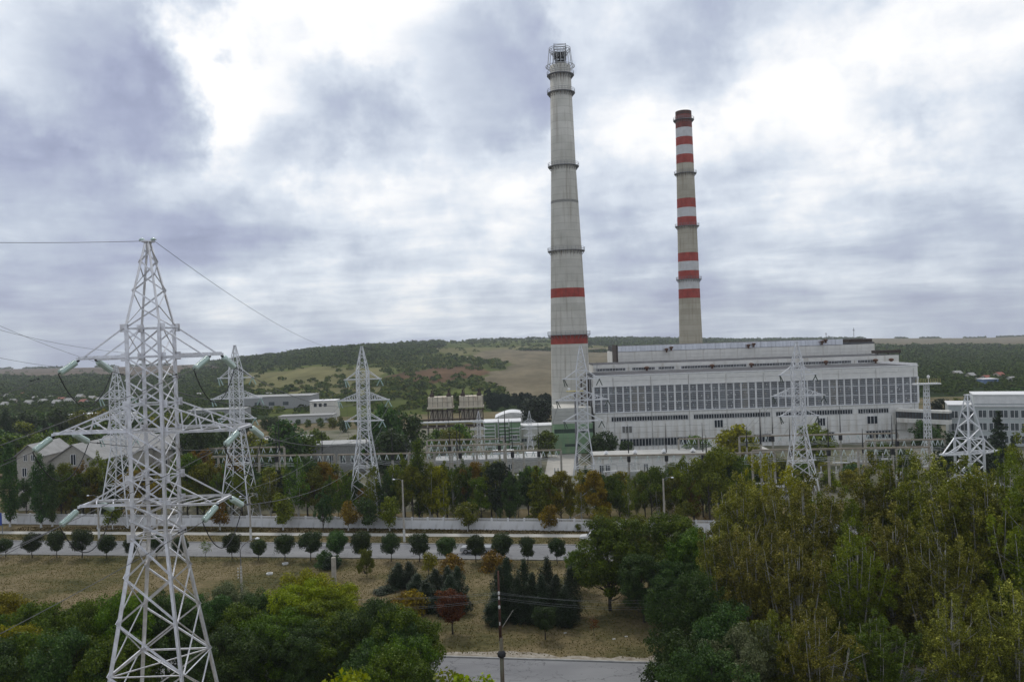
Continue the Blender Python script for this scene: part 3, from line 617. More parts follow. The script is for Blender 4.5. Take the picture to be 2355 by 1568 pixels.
# insulators on the other pylons
sm_ins = MB().tube([(0, 0, 0), (0, 0, -1.5)], .11, 6).mesh('far_insulator'); sm_ins.materials.append(mat('far_glass', (.30, .42, .38), .3, .1, 2, spec=.6))
dk_ins = MB().tube([(0, 0, 0), (0, 0, -1.5)], .10, 6).mesh('dark_insulator'); dk_ins.materials.append(mat('dark_glass', (.07, .09, .075), .3, .1, 2))
PN = ['the pylon behind the near one', 'the hazy second pylon', 'the lone pylon left of centre', 'the pylon before the chimney', 'the pylon before the turbine hall']
for i, (e, arms, loc) in enumerate(PYL):
    for k, xr in enumerate((3.5, 5.0, 3.7)):
        for sx in (-1, 1):
            o = bpy.data.objects.new('insulator_string', sm_ins if i < 3 else dk_ins); COL.objects.link(o); v = Vector((sx*xr, -.2, arms[k]-.05)); v.rotate(e.rotation_euler); o.location = loc+v
            o.rotation_euler = (0, sx*.35+.15, 0); tag(o, 'front insulator string, %s arm, %s end, on %s' % (HWN[k][0], 'left' if sx < 0 else 'right', PN[i]), 'insulator', 'insulator strings on the farther pylons')
            o2 = o.copy(); COL.objects.link(o2); v = Vector((sx*(xr-.15), .2, arms[k]-.05)); v.rotate(e.rotation_euler); o2.location = loc+v; o2.rotation_euler = (0, -.42, 0); o2['label'] = 'rear insulator string, %s arm, %s end, on %s' % (HWN[k][0], 'left' if sx < 0 else 'right', PN[i])
# ------------------------------------------------------------------ chimneys
def chimmat(name, c1, c2, lift):
    m = bpy.data.materials.new(name); m.use_nodes = True; t = m.node_tree; b = t.nodes['Principled BSDF']; b.inputs['Roughness'].default_value = .9
    tcn = N(t, 'ShaderNodeTexCoord'); sp = N(t, 'ShaderNodeSeparateXYZ'); L(t, tcn.outputs['Object'], sp.inputs[0])
    z = M_(t, 'DIVIDE', sp.outputs[2], lift); fr = M_(t, 'FRACT', z); fl_ = M_(t, 'FLOOR', z)
    wn = N(t, 'ShaderNodeTexWhiteNoise'); wn.noise_dimensions = '1D'; L(t, fl_, wn.inputs['W'])
    ns = N(t, 'ShaderNodeTexNoise'); ns.inputs['Scale'].default_value = .25; ns.inputs['Detail'].default_value = 7; L(t, tcn.outputs['Object'], ns.inputs[0])
    f = M_(t, 'ADD', M_(t, 'MULTIPLY', wn.outputs[0], .25), M_(t, 'MULTIPLY', ns.outputs[0], .75)); col = ramp(t, f, [(.3, c1), (.7, c2)])
    ln = M_(t, 'LESS_THAN', fr, .045); mm = N(t, 'ShaderNodeMixRGB'); L(t, M_(t, 'MULTIPLY', ln, .45), mm.inputs[0]); L(t, col, mm.inputs[1]); mm.inputs[2].default_value = (.14, .13, .11, 1)
    mp = N(t, 'ShaderNodeMapping'); mp.inputs['Scale'].default_value = (1.1, 1.1, .07); L(t, tcn.outputs['Object'], mp.inputs[0]); n3 = N(t, 'ShaderNodeTexNoise'); n3.inputs['Scale'].default_value = 1; n3.inputs['Detail'].default_value = 5; L(t, mp.outputs[0], n3.inputs[0])
    m2 = N(t, 'ShaderNodeMixRGB'); L(t, M_(t, 'MULTIPLY', ramp(t, n3.outputs[0], [(.52, (0, 0, 0)), (.74, (1, 1, 1))]), .45), m2.inputs[0]); L(t, mm.outputs[0], m2.inputs[1]); m2.inputs[2].default_value = (.17, .13, .085, 1)
    L(t, m2.outputs[0], b.inputs[0]); return m
ch1m = chimmat('chimney_concrete', (.42, .405, .355), (.55, .53, .475), 2.4); ch2m = chimmat('chimney_concrete_tan', (.33, .30, .23), (.42, .385, .31), 2.4)
redp = mat('red_band_paint', (.30, .045, .032), .8, .2, .5, streak=((.13, .04, .03), (1.2, 1.2, .12), .6)); whitep = mat('white_band_paint', (.50, .50, .50), .8, .08, .5, streak=((.36, .33, .28), (1.2, 1.2, .12), .5)); darkb = mat('stained_band', (.23, .225, .21), .9, .1, .8)
stain = mat('rust_stain', (.14, .095, .06), .9, .3, 1.5)
steel = mat('gallery_steel', (.20, .20, .21), .6, .2, 2, metal=.4)
def chimney(label, px, prof, Y, m, bands, rings, zbase=0):
    # prof: list of (py, halfwidth px) in the photo
    axis = at(px, Y, 60); base = Vector((axis.x, Y, 0)); e = thing('chimney', label, 'chimney', base, 0, 'striped concrete chimneys')
    pr = [(hw_*Y/F, topz(px, py, Y)) for (py, hw_) in prof]; pr.sort(key=lambda a: a[1])
    def rad(z):
        for (r0, z0), (r1, z1) in zip(pr, pr[1:]):
            if z <= z1: return r0+(r1-r0)*(z-z0)/(z1-z0)
        return pr[-1][0]
    if pr[0][1] > 0: r0, z0 = pr[0]; r1, z1 = pr[1]; pr.insert(0, (r0+(r0-r1)/(z1-z0)*(z0), 0.0))
    b = MB(); b.lathe(pr+[(pr[-1][0]*.8, pr[-1][1]), (pr[-1][0]*.8, pr[-1][1]-4)], 64); b.build('shaft', m, e, True)
    for (y0, y1, bm_) in bands:
        za, zb = topz(px, y1, Y), topz(px, y0, Y); b = MB(); b.lathe([(rad(za)+.03, za), (rad(zb)+.03, zb)], 64, caps=False); b.build('painted_band', bm_, e, True)
    for yy in rings:
        z = topz(px, yy, Y); r = rad(z); b = MB(); b.lathe([(r+.04, z-.1), (r+1.05, z-.1), (r+1.05, z+.08), (r+.04, z+.08)], 48, caps=False); 
        for k in range(28):
            an = 2*math.pi*k/28; c_, s_ = math.cos(an), math.sin(an); b.bar((c_*(r+1), s_*(r+1), z), (c_*(r+1), s_*(r+1), z+1.15), .07); b.bar((c_*(r+.02), s_*(r+.02), z-1.3), (c_*(r+.95), s_*(r+.95), z-.1), .10)
        g = b.build('gallery', steel, e)
        b = MB(); b.lathe([(r+1.0, z+1.1), (r+1.06, z+1.1), (r+1.06, z+1.18), (r+1.0, z+1.18)], 48, caps=False); b.lathe([(r+1.0, z+.55), (r+1.05, z+.55), (r+1.05, z+.62), (r+1.0, z+.62)], 48, caps=False); b.build('handrail', steel, g)
        b = MB(); q = random.Random(int(yy))
        for k in range(22):
            an = 2*math.pi*(k+q.uniform(-.3, .3))/22; ln = q.uniform(.8, 3.6); w2 = q.uniform(.008, .03); rr0, rr1 = rad(z-.15)+.05, rad(z-ln)+.045
            b.add([(rr0*math.cos(an-w2), rr0*math.sin(an-w2), z-.15), (rr0*math.cos(an+w2), rr0*math.sin(an+w2), z-.15), (rr1*math.cos(an), rr1*math.sin(an), z-ln)], [(0, 1, 2)])
        b.build('rust_streaks', stain, e)
    b = MB(); zt = pr[-1][1]; r = lambda z: rad(z)   # ladder on the side
    return e, rad, zt
c1, rad1, zt1 = chimney('tall grey concrete chimney with steel cage on top and two red bands', 1303, [(152, 23.5), (385, 28.5), (575, 35.5), (770, 42), (930, 45)], 276, ch1m,
    [(664, 685, redp), (770, 791, redp), (463, 469, darkb)], [174, 215, 384, 578, 770])
# chimney 1 leans nowhere: shaft stands on its own axis; steel crown on top
b = MB(); rt = rad1(zt1)
for k in range(20):
    an = 2*math.pi*k/20; c_, s_ = math.cos(an), math.sin(an); b.bar((c_*(rt+.9), s_*(rt+.9), zt1-.6), (c_*(rt+.2), s_*(rt+.2), zt1+5.2), .12)
    b.bar((c_*rt*.5, s_*rt*.5, zt1+2.6), (c_*(rt+.25), s_*(rt+.25), zt1+5.2), .10); b.bar((c_*(rt+.1), s_*(rt+.1), zt1-1.2), (c_*(rt+1.4), s_*(rt+1.4), zt1-.2), .14)
for (rr_, zz) in ((rt+.2, 5.2), (rt+.15, 5.8), (rt+1.4, -.2), (rt*.75, 4.2)):
    b.lathe([(rr_-.08, zt1+zz-.07), (rr_+.08, zt1+zz-.07), (rr_+.08, zt1+zz+.07), (rr_-.08, zt1+zz+.07)], 32, caps=False)
b.build('steel_crown', mat('crown_steel', (.42, .42, .42), .5, .1, 1, metal=.3), c1)
b = MB(); s_ = rt*.42
b.box(-s_*1.2, s_*1.2, -s_, s_, zt1+2.8, zt1+4.3)
for x in (-s_, 0, s_):
    for y in (-s_*.8, s_*.8): b.bar((x, y, zt1-.5), (x, y, zt1+2.8), .28)
for z in (.6, 1.6): b.box(-s_*1.05, s_*1.05, -s_*.9, s_*.9, zt1+z, zt1+z+.16)
b.build('flue_head', dark, c1)
b = MB()
for x in (-s_*1.35, s_*1.35):
    for y in (-s_, s_): b.bar((x, y, zt1+1.5), (x, y, zt1+7.0), .2)
for z in (6.8, 6.0, 5.2): b.bar((-s_*1.35, -s_, zt1+z), (s_*1.35, -s_, zt1+z), .15); b.bar((-s_*1.35, s_, zt1+z), (s_*1.35, s_, zt1+z), .15)
b.build('hoist_frame', steel, c1)
Wb, Rb = whitep, redp
c2, rad2, zt2 = chimney('shorter chimney with many red and white bands behind the turbine hall', 1584, [(257, 18), (400, 20), (520, 22), (640, 23.5), (780, 26)], 372, ch2m,
    [(257.4, 266, mat('soot_band', (.07, .03, .022), .9, .3, 1)), (266, 296, mat('red_band_sooty', (.17, .04, .03), .85, .25, .6, streak=((.05, .03, .025), (1.2, 1.2, .1), .9))), (296, 317, Wb), (317, 336, Rb), (336, 357, Wb), (357, 377, Rb), (458, 479, Rb), (479, 500, Wb), (500, 521, Rb), (582, 602, Rb), (602, 623, Wb), (623, 643, Rb), (643, 665, Wb), (665, 686, Rb)], [277, 400, 521, 643])
# ------------------------------------------------------------------ main building
Y1 = 250.0; xl = at(1366, Y1, 15).x; xr = at(2112, Y1, 15).x; LEN = xr-xl
HALL = thing('power_station_building', 'long white panelled power station hall with bands of windows beside the chimneys', 'building', (xl, Y1, 0))
b = MB(); b.box(0, LEN, .5, 29, 0, 22.0); b.build('wall', wall, HALL)
NB = 44; cols = 17; cwid = LEN/cols
def panels(z0, z1, x0=0.0, x1=None, y=0.5, m=wall, parent=HALL, dx=None, nm='wall_panel'):
    x1 = LEN if x1 is None else x1; dx = dx or cwid; n = max(1, round((x1-x0)/dx)); w_ = (x1-x0)/n
    me = MB().box(.02, w_-.02, -.5, .02, z0+.025, z1-.025).mesh(nm); me.materials.append(m)
    for i in range(n): inst(nm, me, parent, (x0+i*w_, y+R.uniform(-.012, .012), 0))
for z0, z1 in ((-.1, 1.0), (3.5, 5.2), (5.2, 6.9), (6.9, 8.6), (10.15, 11.4), (19.35, 20.9), (20.9, 22.4)): panels(z0, z1)
# big glazing, 44 bays
bw_ = LEN/NB; gl = MB(); gl.box(.28, bw_-.28, .0, .12, 11.5, 19.25); glm = gl.mesh('window'); glm.materials.append(glass)
fr = MB()
for i in range(6): x = .28+(bw_-.56)*i/5; fr.box(x-.036, x+.036, -.10, -.02, 11.45, 19.3)
rows = 14
for j in range(rows+1):
    z = 11.5+(19.25-11.5)*j/rows; t_ = .14 if j in (0, 5, 10, rows) else .036; fr.box(.25, bw_-.25, -.12, -.01, z-t_, z+t_)
frm = fr.mesh('frame'); frm.materials.append(mat('grey_frame_paint', (.46, .47, .49), .7, .1, 1))
pm_ = MB().box(-.19, .19, -.26, .35, 11.4, 19.35).mesh('pillar'); pm_.materials.append(trimw)
glp = gl.mesh('window'); glp.materials.append(glass2)
glw = mat('window_glass_brown', (.10, .085, .05), .4, .4, .8)  # plain brownish glass tone for a few randomly chosen bays
gly = gl.mesh('window'); gly.materials.append(glw)
for i in range(NB):
    g = inst('window', (gly if R.random() < .06 else glp if R.random() < .08 else glm), HALL, (i*bw_, .45-.22, 0)); inst('frame', frm, g)
pcm = [mat('pane_pale', (.34, .35, .34), .5), mat('pane_blue', (.10, .16, .20), .4), mat('pane_board', (.22, .17, .11), .8)]
pw_ = (bw_-.56)/5; ph_ = (19.25-11.5)/14; pme_ = []
for m_ in pcm: z_ = MB().box(.05, pw_-.05, -.03, .0, .05, ph_-.05).mesh('pane'); z_.materials.append(m_); pme_.append(z_)
wl_ = [o for o in HALL.children if o.name.startswith('window')][:NB]
for k in range(150): inst('pane', R.choice(pme_), R.choice(wl_), (.28+pw_*R.randrange(5), 0, 11.5+ph_*R.randrange(14)))
for i in range(NB+1): inst('pillar', pm_, HALL, (i*bw_, .35, 0), scale=(1.6 if i % 11 == 0 else 1, 1, 1))
b = MB(); b.box(0, LEN, -.1, .3, 19.25, 19.4); b.box(0, LEN, -.25, .3, 11.3, 11.45); b.build('sill', trimw, HALL)
# strip windows
def strips(z0, z1, xs, parent, y, wd, m=glass, div=2, fm=trimw):
    g = MB().box(.06, wd-.06, 0, .1, z0, z1).mesh('window'); g.materials.append(m)
    g2 = MB().box(.06, wd-.06, 0, .1, z0, z1).mesh('window'); g2.materials.append(glass2)
    f = MB()
    for i in range(div+1): x = wd*i/div; f.box(x-(.13 if i in (0, div) else .05), x+(.13 if i in (0, div) else .05), -.09, -.01, z0, z1)
    f.box(.13, wd-.13, -.08, -.01, z0, z0+.09); f.box(.13, wd-.13, -.08, -.01, z1-.09, z1); fm_ = f.mesh('frame'); fm_.materials.append(fm)
    for x in xs: w_ = inst('window', g2 if R.random() < .16 else g, parent, (x, y, 0)); inst('frame', fm_, w_)
wd = 1.55; nS = int((LEN*.915-5)/wd); strips(8.68, 10.07, [5+i*wd for i in range(nS) if i % 16 != 15], HALL, .18, wd)
IN = [(0, 5), (5+nS*wd, LEN)]
for i in range(nS):
    if i % 16 == 15: IN.append((5+i*wd+.15, 5+(i+1)*wd-.15))
for x0, x1 in IN: MB().box(x0, x1, 0, .5, 8.6, 10.15).build('wall_infill', wall, HALL)
nL = int(LEN/1.9); strips(1.1, 3.4, [i*1.9+7.5 for i in range(nL-8) if (i < 12 or (20 < i < 24) or (30 < i < 34) or i > 38)], HALL, .18, 1.9, fm=trimw)
for x0, x1 in ((0, 7.4), (7.5+12*1.9+.2, 7.5+21*1.9-.2), (7.5+24*1.9+.2, 7.5+31*1.9-.2), (7.5+34*1.9+.2, 7.5+39*1.9-.2)): MB().box(x0, x1, 0, .45, 1.0, 3.5).build('wall_infill', wall, HALL)
b = MB(); b.box(-.15, LEN+.15, .3, 29, 22.4, 22.55); b.build('roof', roofg, HALL)
b = MB(); b.box(-.2, LEN+.2, -.1, .28, 22.42, 22.75); b.box(LEN-.3, LEN+.15, .3, 26, 22.6, 23.3); b.build('parapet', trimw, HALL)
# odd openings
for (x, z, ww, hh, m_) in ((8.2, 5.3, 3.0, 1.9, mat('old_opening', (.16, .16, .15), .8, .3, 3)), (36, 6.0, 2.6, 2.2, glass), (67, 5.5, 2.4, 2.2, glass), (82, 5.6, 3.2, 2.2, glass)):
    b = MB(); b.box(x, x+ww, -.06, .1, z, z+hh); w_ = b.build('window', m_, HALL); b = MB()
    for k in range(4): xx = x+ww*k/3; b.box(xx-.07, xx+.07, -.14, -.07, z-.1, z+hh+.1)
    b.box(x-.1, x+ww+.1, -.16, -.06, z+hh, z+hh+.15); b.build('frame', trimw, w_)
b = MB(); 
for k in range(9):
    x = 6+k*11.3; b.tube([(x, -.12, 3.2), (x, -.12, 22)], .05, 5)
b.build('drain_pipe', mat('drain', (.36, .35, .32), .8), HALL)
# second tier
xl2, xr2 = at(1364, 279, 24).x-xl, at(2067, 279, 24).x-xl; Y2 = 29.0
b = MB(); b.box(xl2, xr2, Y2+.35, Y2+22, 20, 24.8); b.build('upper_wall', wall2, HALL)
b = MB(); b.box(xl2, xr2, Y2+.05, Y2+.34, 22.56, 22.75); b.box(xl2, xr2, Y2, Y2+.34, 23.75, 25.0); b.build('upper_parapet', wall2, HALL)
w2 = 1.1; n2_ = int((xr2-xl2-9)/w2); gaps = {9, 10, 18, 24, 25, 46, 61, 78, 79}
strips(22.76, 23.74, [xl2+1+i*w2 for i in range(n2_) if i not in gaps], HALL, Y2+.16, w2, div=2)
for i in sorted(gaps): MB().box(xl2+1+i*w2+.14, xl2+1+(i+1)*w2-.14, Y2+.05, Y2+.34, 22.76, 23.74).build('wall_infill', wall2, HALL)
MB().box(xl2+1+n2_*w2+.2, xr2, Y2+.05, Y2+.34, 22.76, 23.74).build('wall_infill', wall2, HALL)
b = MB(); b.box(xl2, xr2, Y2+.4, Y2+22, 25.0, 25.1); b.build('roof', roofg, HALL)
# boiler house
xl3, xr3 = at(1421, 300, 28).x-xl, at(2011, 300, 28).x-xl; Y3 = 50.0; xs3 = at(1938, 300, 28).x-xl
b = MB(); b.box(xl3, xr3, Y3+.3, Y3+34, 20, 28.6); b.build('boiler_house_wall', wall2, HALL)
for z0, z1 in ((25.0, 26.0), (26.0, 27.2), (27.2, 28.7)): panels(z0, z1, xl3, xr3, Y3+.3, wall2, dx=6.3)
b = MB()
nsv = 60
for i in range(nsv):
    x0 = xl3+(xs3-xl3)*i/nsv; x1 = xl3+(xs3-xl3)*(i+1)/nsv; b.box(x0+.03, x1-.03, Y3-.35+(.05 if i % 2 else 0), Y3+.3, 28.8, 30.75)
b.build('silver_fascia', silver, HALL)
b = MB(); b.box(xl3, xs3, Y3+.3, Y3+30, 28.75, 30.7); b.box(xs3+.1, xr3, Y3-.1, Y3+30, 28.75, 29.4); b.build('roof', roofg, HALL)
b = MB(); b.box(xl3-.6, xl3-.05, Y3-.2, Y3+12, 24.5, 31.3); b.build('gutter', rustm, HALL)
b = MB(); b.box(xr3-9, xr3-.3, Y3+1, Y3+6, 29.42, 30.6); b.build('roof_housing', rustm, HALL)
# roof vents
for (px, py, Y, s) in [(1543, 801, 299.6, .9), (1532, 805, 299.6, .8), (1720, 796, 299.6, .9), (1732, 793, 299.6, .9), (1897, 784, 299.6, .9), (1889, 788, 299.6, .8)]:
    v = P(px, py, Y); e = thing('wall_vent', '%s rusty funnel vent on the silver roof edge, at its %s' % ('higher' if py in (801, 793, 784) else 'lower', 'left third' if px < 1600 else 'middle' if px < 1800 else 'right end'), 'vent', (v.x, v.y-.9, v.z-.8), 0, 'rusty funnel vents on the roof edge')
    b = MB(); b.lathe([(.25, 0), (.3, .6), (.7, 1.1), (.7, 1.4), (.2, 1.5)], 10); b.build('cowl', rust, e); b = MB(); b.tube([(0, 0, .3), (0, .9, .3)], .2, 6); b.build('pipe', rust, e)
for (px, s) in [(1487, .9), (1637, 1.0), (1727, 1.2), (1898, 1.2), (2012, 1.0), (2048, 1.0)]:
    v = at(px, 278.2, 22.56); e = thing('roof_extractor', 'dark rusty extractor on the lower roof %s' % {1487: 'near its left end', 1637: 'left of centre', 1727: 'in the middle', 1898: 'right of the pylon top', 2012: 'near the right end', 2048: 'at the right end beside the parapet'}[px], 'vent', (v.x, v.y-.6, 22.56), 0, 'rusty extractors on the lower roof')
    b = MB(); b.lathe([(.35, 0), (.35, .5), (.8, .8), (.8, 1.25), (.3, 1.5)], 10); b.build('cowl', rust, e); b = MB(); b.box(-.3, .3, .3, .6, .5, .8); b.build('bracket', rustm, e)
v = at(2010, 306, 25.1); e = thing('roof_tank', 'dark flat-topped equipment box on the right end of the upper roof', 'tank', (at(2041, 285, 25).x, 285, 25.1))
b = MB(); b.box(-4.2, 4.2, -1, 3, .5, 1.5); b.build('box', rustm, e); b = MB(); [b.box(x-.15, x+.15, -.8, -.5, 0, .5) for x in (-3.8, 0, 3.8)]; b.build('leg', rustm, e)
for (px, py, Y, h_) in [(1373, 846, 255, 4.0), (1900, 778, 305, 2.6), (1964, 781, 318, 4.0), (2124, 870, 262, 2)]:
    v = P(px, py, Y); zb = {1373: 22.75, 1900: 30.7, 1964: 30.0, 2124: 0}[px]
    if px == 2124: continue
    b = MB(); b.tube([(0, 0, 0), (0, 0, h_)], .09, 6); b.box(-.4, 1.4 if px == 1373 else .4, -.08, .08, h_*.75, h_*.8)
    o = b.build('roof_mast', steel, None, False, (v.x, Y, 22.75 if px == 1373 else 30.7)); tag(o, {1373: 'thin lamp mast on the left corner of the hall roof', 1900: 'short mast on the silver roof edge', 1964: 'thin aerial near the right end of the highest roof'}[px], 'mast')
# dark pipes/stair tower at the left gable
LT = thing('stair_tower', 'dark rusty lattice stair and pipe tower between tall chimney and hall', 'tower', (xl-3.4, Y1+2, 0))
b = MB()
for x in (0, 2.2):
    for y in (0, 2.5): b.bar((x, y, 0), (x, y, 22), .28)
b.build('frame', rustm, LT)
for k in range(11):
    z = 1+k*1.95; b = MB(); b.box(0, 2.2, 0, 2.5, z, z+.15); b.bar((0, -.1, z+.1), (2.2, -.1, z+1.95), .16); b.build('landing', rustm, LT)
b = MB(); b.tube([(2.8, 1, 0), (2.8, 1, 22.5)], .3, 8); b.tube([(-1.0, 1, 8), (-1.0, 1, 16)], .25, 8); b.build('pipe', steel, LT)
# ------------------------------------------------------------------ green building at the chimney foot
v0, v1 = at(1275, 246, 6), at(1364, 246, 6); GBW = v1.x-v0.x
GBl = thing('flue_building', 'green clad block with grey panelled top at the tall chimney foot', 'building', (v0.x, 246, 0))
b = MB(); b.box(0, GBW, .3, 16, 0, 8.9); b.box(-.3, GBW+.2, -.1, .3, 8.7, 8.95); b.build('wall', greenw, GBl)
for z0, z1 in ((0.2, 1.7), (1.7, 3.2), (3.2, 4.7), (4.7, 6.2), (7.4, 8.7)): panels(z0, z1, 0, GBW, .3, greenw, GBl, dx=GBW/2, nm='cladding_panel')
b = MB(); b.box(0, GBW, .05, .32, 6.2, 7.4); b.build('window', greend, GBl); b = MB(); b.box(3, 7.5, -.22, .02, 2.2, 3.0); b.build('window', greend, GBl)
b = MB(); b.box(.3, GBW-.3, .6, 16, 8.95, 13.6); b.build('upper_wall', ch1m, GBl)
for z0, z1 in ((8.95, 10.1), (10.1, 11.25), (11.25, 12.4), (12.4, 13.6)): panels(z0, z1, -.6, GBW-.3, .5, mat('grey_panel', (.40, .40, .37), .9, .08, .4), GBl, dx=GBW-.0, nm='cladding_panel')
# ------------------------------------------------------------------ walkway bridge, right office block, floodlight mast
p0 = Vector((at(2065, 249, 6).x, 249, 0)); p1 = Vector((at(2186, 238, 6).x, 238, 0)); d = (p1-p0); Lb = d.length; ang = math.atan2(d.y, d.x)
BR = thing('covered_footbridge', 'covered grey footbridge with window band joining hall to office block', 'bridge', (p0.x, p0.y, 0), ang)
b = MB(); b.box(0, Lb, -1.2, 1.2, 6.0, 7.3); b.build('floor_box', wall2, BR)
b = MB(); b.box(0, Lb, -1.3, 1.3, 9.2, 9.9); b.build('roof', wall2, BR)
b = MB(); b.box(0, Lb, -1.0, 1.0, 7.3, 9.2); b.build('glazing', glass2, BR)
m_ = MB().box(-.07, .07, -1.12, -.98, 7.3, 9.2).mesh('mullion'); m_.materials.append(rustm)
for k in range(18): inst('mullion', m_, BR, (Lb*k/17.0, 0, 0))
for x in (Lb*.35, Lb*.7): b = MB(); b.box(x-.4, x+.4, -.6, .6, 0, 6); b.build('pier', concrete, BR)
def block(name, label, px0, px1, Y, depth, ht, rows_, wdw, m, cat='building', rz=0, roofm=None, gm=glass2, frames=True, x_over=None, roof_t=.3):
    a = at(px0, Y, ht); c = at(px1, Y, ht); Wd = (c.x-a.x)/math.cos(rz) if rz else c.x-a.x
    e = thing(name, label, cat, (a.x, Y, 0), rz)
    b = MB(); b.box(0, Wd, 0, depth, 0, ht); b.build('wall', m, e)
    b = MB(); b.box(-.2, Wd+.2, -.25, depth+.2, ht, ht+roof_t); b.build('roof', roofm or trimw, e)
    for (z0, z1, x0, x1, sp) in rows_:
        n = max(1, int(Wd*(x1-x0)/sp)); g = MB().box(0, sp*wdw, -.05, .05, z0, z1).mesh('window'); g.materials.append(gm)
        f = MB()
        for k in range(3): x = sp*wdw*k/2; f.box(x-.06, x+.06, -.12, -.055, z0-.06, z1+.06)
        f.box(-.06, sp*wdw+.06, -.13, -.055, z0-.14, z0); f.box(-.06, sp*wdw+.06, -.115, -.055, z1, z1+.07); fm_ = f.mesh('frame'); fm_.materials.append(trimw)
        for k in range(n):
            w_ = inst('window', g, e, (Wd*x0+sp*(k+.5*(1-wdw)), 0, 0)); 
            if frames: inst('frame', fm_, w_)
    return e, Wd
officem = mat('office_wall', (.40, .43, .43), .85, .08, .4)
OB, ow = block('office_block', 'pale blue-grey office block with window rows at the right edge', 2181, 2250, 242, 14, 11.0, [(7.4, 9.4, .03, 1, 2.4), (3.8, 5.8, .03, 1, 2.4), (.6, 2.4, .03, 1, 2.4)], .78, officem, rz=-.42)
OC, ow = block('office_block', 'taller pale office block wing with blank parapet at the right edge', 2240, 2480, 236, 12, 14.2, [(8.0, 10.0, .02, 1, 2.6), (4.4, 6.4, .02, 1, 2.6), (.8, 2.8, .02, 1, 2.6)], .8, officem, rz=-.42)
b = MB(); b.box(0, ow, -.3, 0, 11.0, 11.5); b.box(0, ow, -.12, 0, 11.9, 14.1); b.build('parapet', trimw, OC)
def lattice_mast(e, h0, w0, w1, m, n=9, t=.12):
    b = MB(); cs = ((-1, -1), (1, -1), (1, 1), (-1, 1))
    f = lambda i, z: Vector((cs[i % 4][0]*(w0+(w1-w0)*z/h0), cs[i % 4][1]*(w0+(w1-w0)*z/h0), z))
    for i in range(4):
        b.bar(f(i, 0), f(i, h0), t*1.5)
        for k in range(n): z0, z1 = h0*k/n, h0*(k+1)/n; b.bar(f(i, z0), f(i+1, z1), t); b.bar(f(i+1, z0), f(i, z1), t)
    b.build('lattice', m, e)
Yf = 205; hz = topz(2130, 884, Yf); v = at(2130, Yf, hz)
FM = thing('floodlight_mast', 'lattice floodlight mast with railed platform right of the hall', 'mast', (v.x, Yf, 0)); lattice_mast(FM, hz, .75, .45, paint_far, 12, .09)
b = MB(); b.box(-3.0, 3.2, -1.0, 1.0, hz, hz+.35); b.build('platform', trimw, FM)
b = MB(); 
for x in np.arange(-3, 3.3, .6): b.bar((x, -1, hz+.35), (x, -1, hz+1.4), .06)
for z in (.9, 1.4): b.bar((-3, -1, hz+z), (3.2, -1, hz+z), .06)
b.build('railing', mat('yellow_rail', (.42, .36, .15), .7), FM)
b = MB(); b.lathe([(.05, hz+1.5), (.35, hz+1.7), (.35, hz+2.1), (.1, hz+2.3)], 10, .6, 0); b.bar((.6, 0, hz), (.6, 0, hz+1.6), .1); b.build('floodlight', trimw, FM)
# second floodlight platform by the chimney (seen behind the pylon)
Yf = 215; hz = topz(1325, 900, Yf); v = at(1322, Yf, hz); FM2 = thing('floodlight_mast', 'slim floodlight mast with yellow platform before the tall chimney', 'mast', (v.x, Yf, 0)); b = MB(); b.tube([(0, 0, 0), (0, 0, hz)], [.35, .2], 8); b.build('pole', steel, FM2)
b = MB(); b.box(-2.2, 2.2, -.8, .8, hz, hz+.2); b.build('platform', mat('yellow_rail', (.4, .3, .1)), FM2)
for x in (-1.9, 1.4): b = MB(); b.box(x, x+.7, -.9, -.4, hz+.5, hz+1.0); b.bar((x+.3, -.6, hz), (x+.3, -.6, hz+.6), .08); b.build('floodlight', mat('lamp_face', (.8, .8, .8), .3), FM2)
# ------------------------------------------------------------------ low switchgear building and other plant blocks
SW, sw = block('switchgear_building', 'long low white switchgear building with overhanging flat roof before the hall', 1368, 1775, 205, 9, 4.2, [(.7, 2.6, .02, .11, 1.5), (.7, 2.6, .27, .33, 1.5), (.7, 2.6, .47, .55, 1.5), (.7, 2.6, .74, .82, 1.5)], .72, wall, roof_t=.65, roofm=mat('long_roof', (.42, .41, .38), .9, .1, .3))
for k in range(5):
    x = 3+k*7.2; e = thing('roof_ventilator', 'white cowl ventilator on the low switchgear roof, %s from the left' % ORD[k], 'vent', (at(1368, 205, 4.2).x+x, 206.5, 4.85), 0, 'cowl ventilators on the switchgear roof'); b = MB(); b.lathe([(.3, 0), (.3, .5), (.75, .5), (.15, 1.15)], 10); b.build('cowl', trimw, e); b = MB(); b.box(-.4, .4, -.4, .4, 0, .12); b.build('base', roofg, e)
block('switchgear_building', 'low grey shed behind the gantries left of centre', 1000, 1245, 215, 8, 3.2, [(.9, 2.2, .1, .3, 2), (.9, 2.2, .6, .8, 2)], .6, mat('grey_shed', (.33, .325, .30), .9), roof_t=.5, roofm=mat('shed_roof', (.36, .36, .35), .9))
block('switchgear_building', 'long low grey building behind the concrete gantries right of the second pylon', 700, 940, 225, 9, 7.2, [(2.5, 4.6, .1, .9, 3.0)], .5, mat('shed_wall', (.26, .26, .25), .9), roof_t=.5, roofm=mat('shed_roof', (.40, .40, .39), .9))
block('industrial_shed', 'white flat-roofed shed seen through the second pylon', 590, 700, 240, 10, 7.5, [(3, 4.5, .1, .9, 4)], .4, MATS.get('old_shed') or mat('old_shed', (.38, .37, .35), .9), roofm=mat('shed_roof2', (.33, .33, .32), .9))
block('industrial_shed', 'light grey long hall far behind the second pylon', 560, 715, 470, 20, 6.8, [(2, 4, .1, .9, 8)], .4, mat('far_hall', (.30, .30, .30), .9), frames=False, roofm=mat('far_roof', (.30, .30, .29), .9))
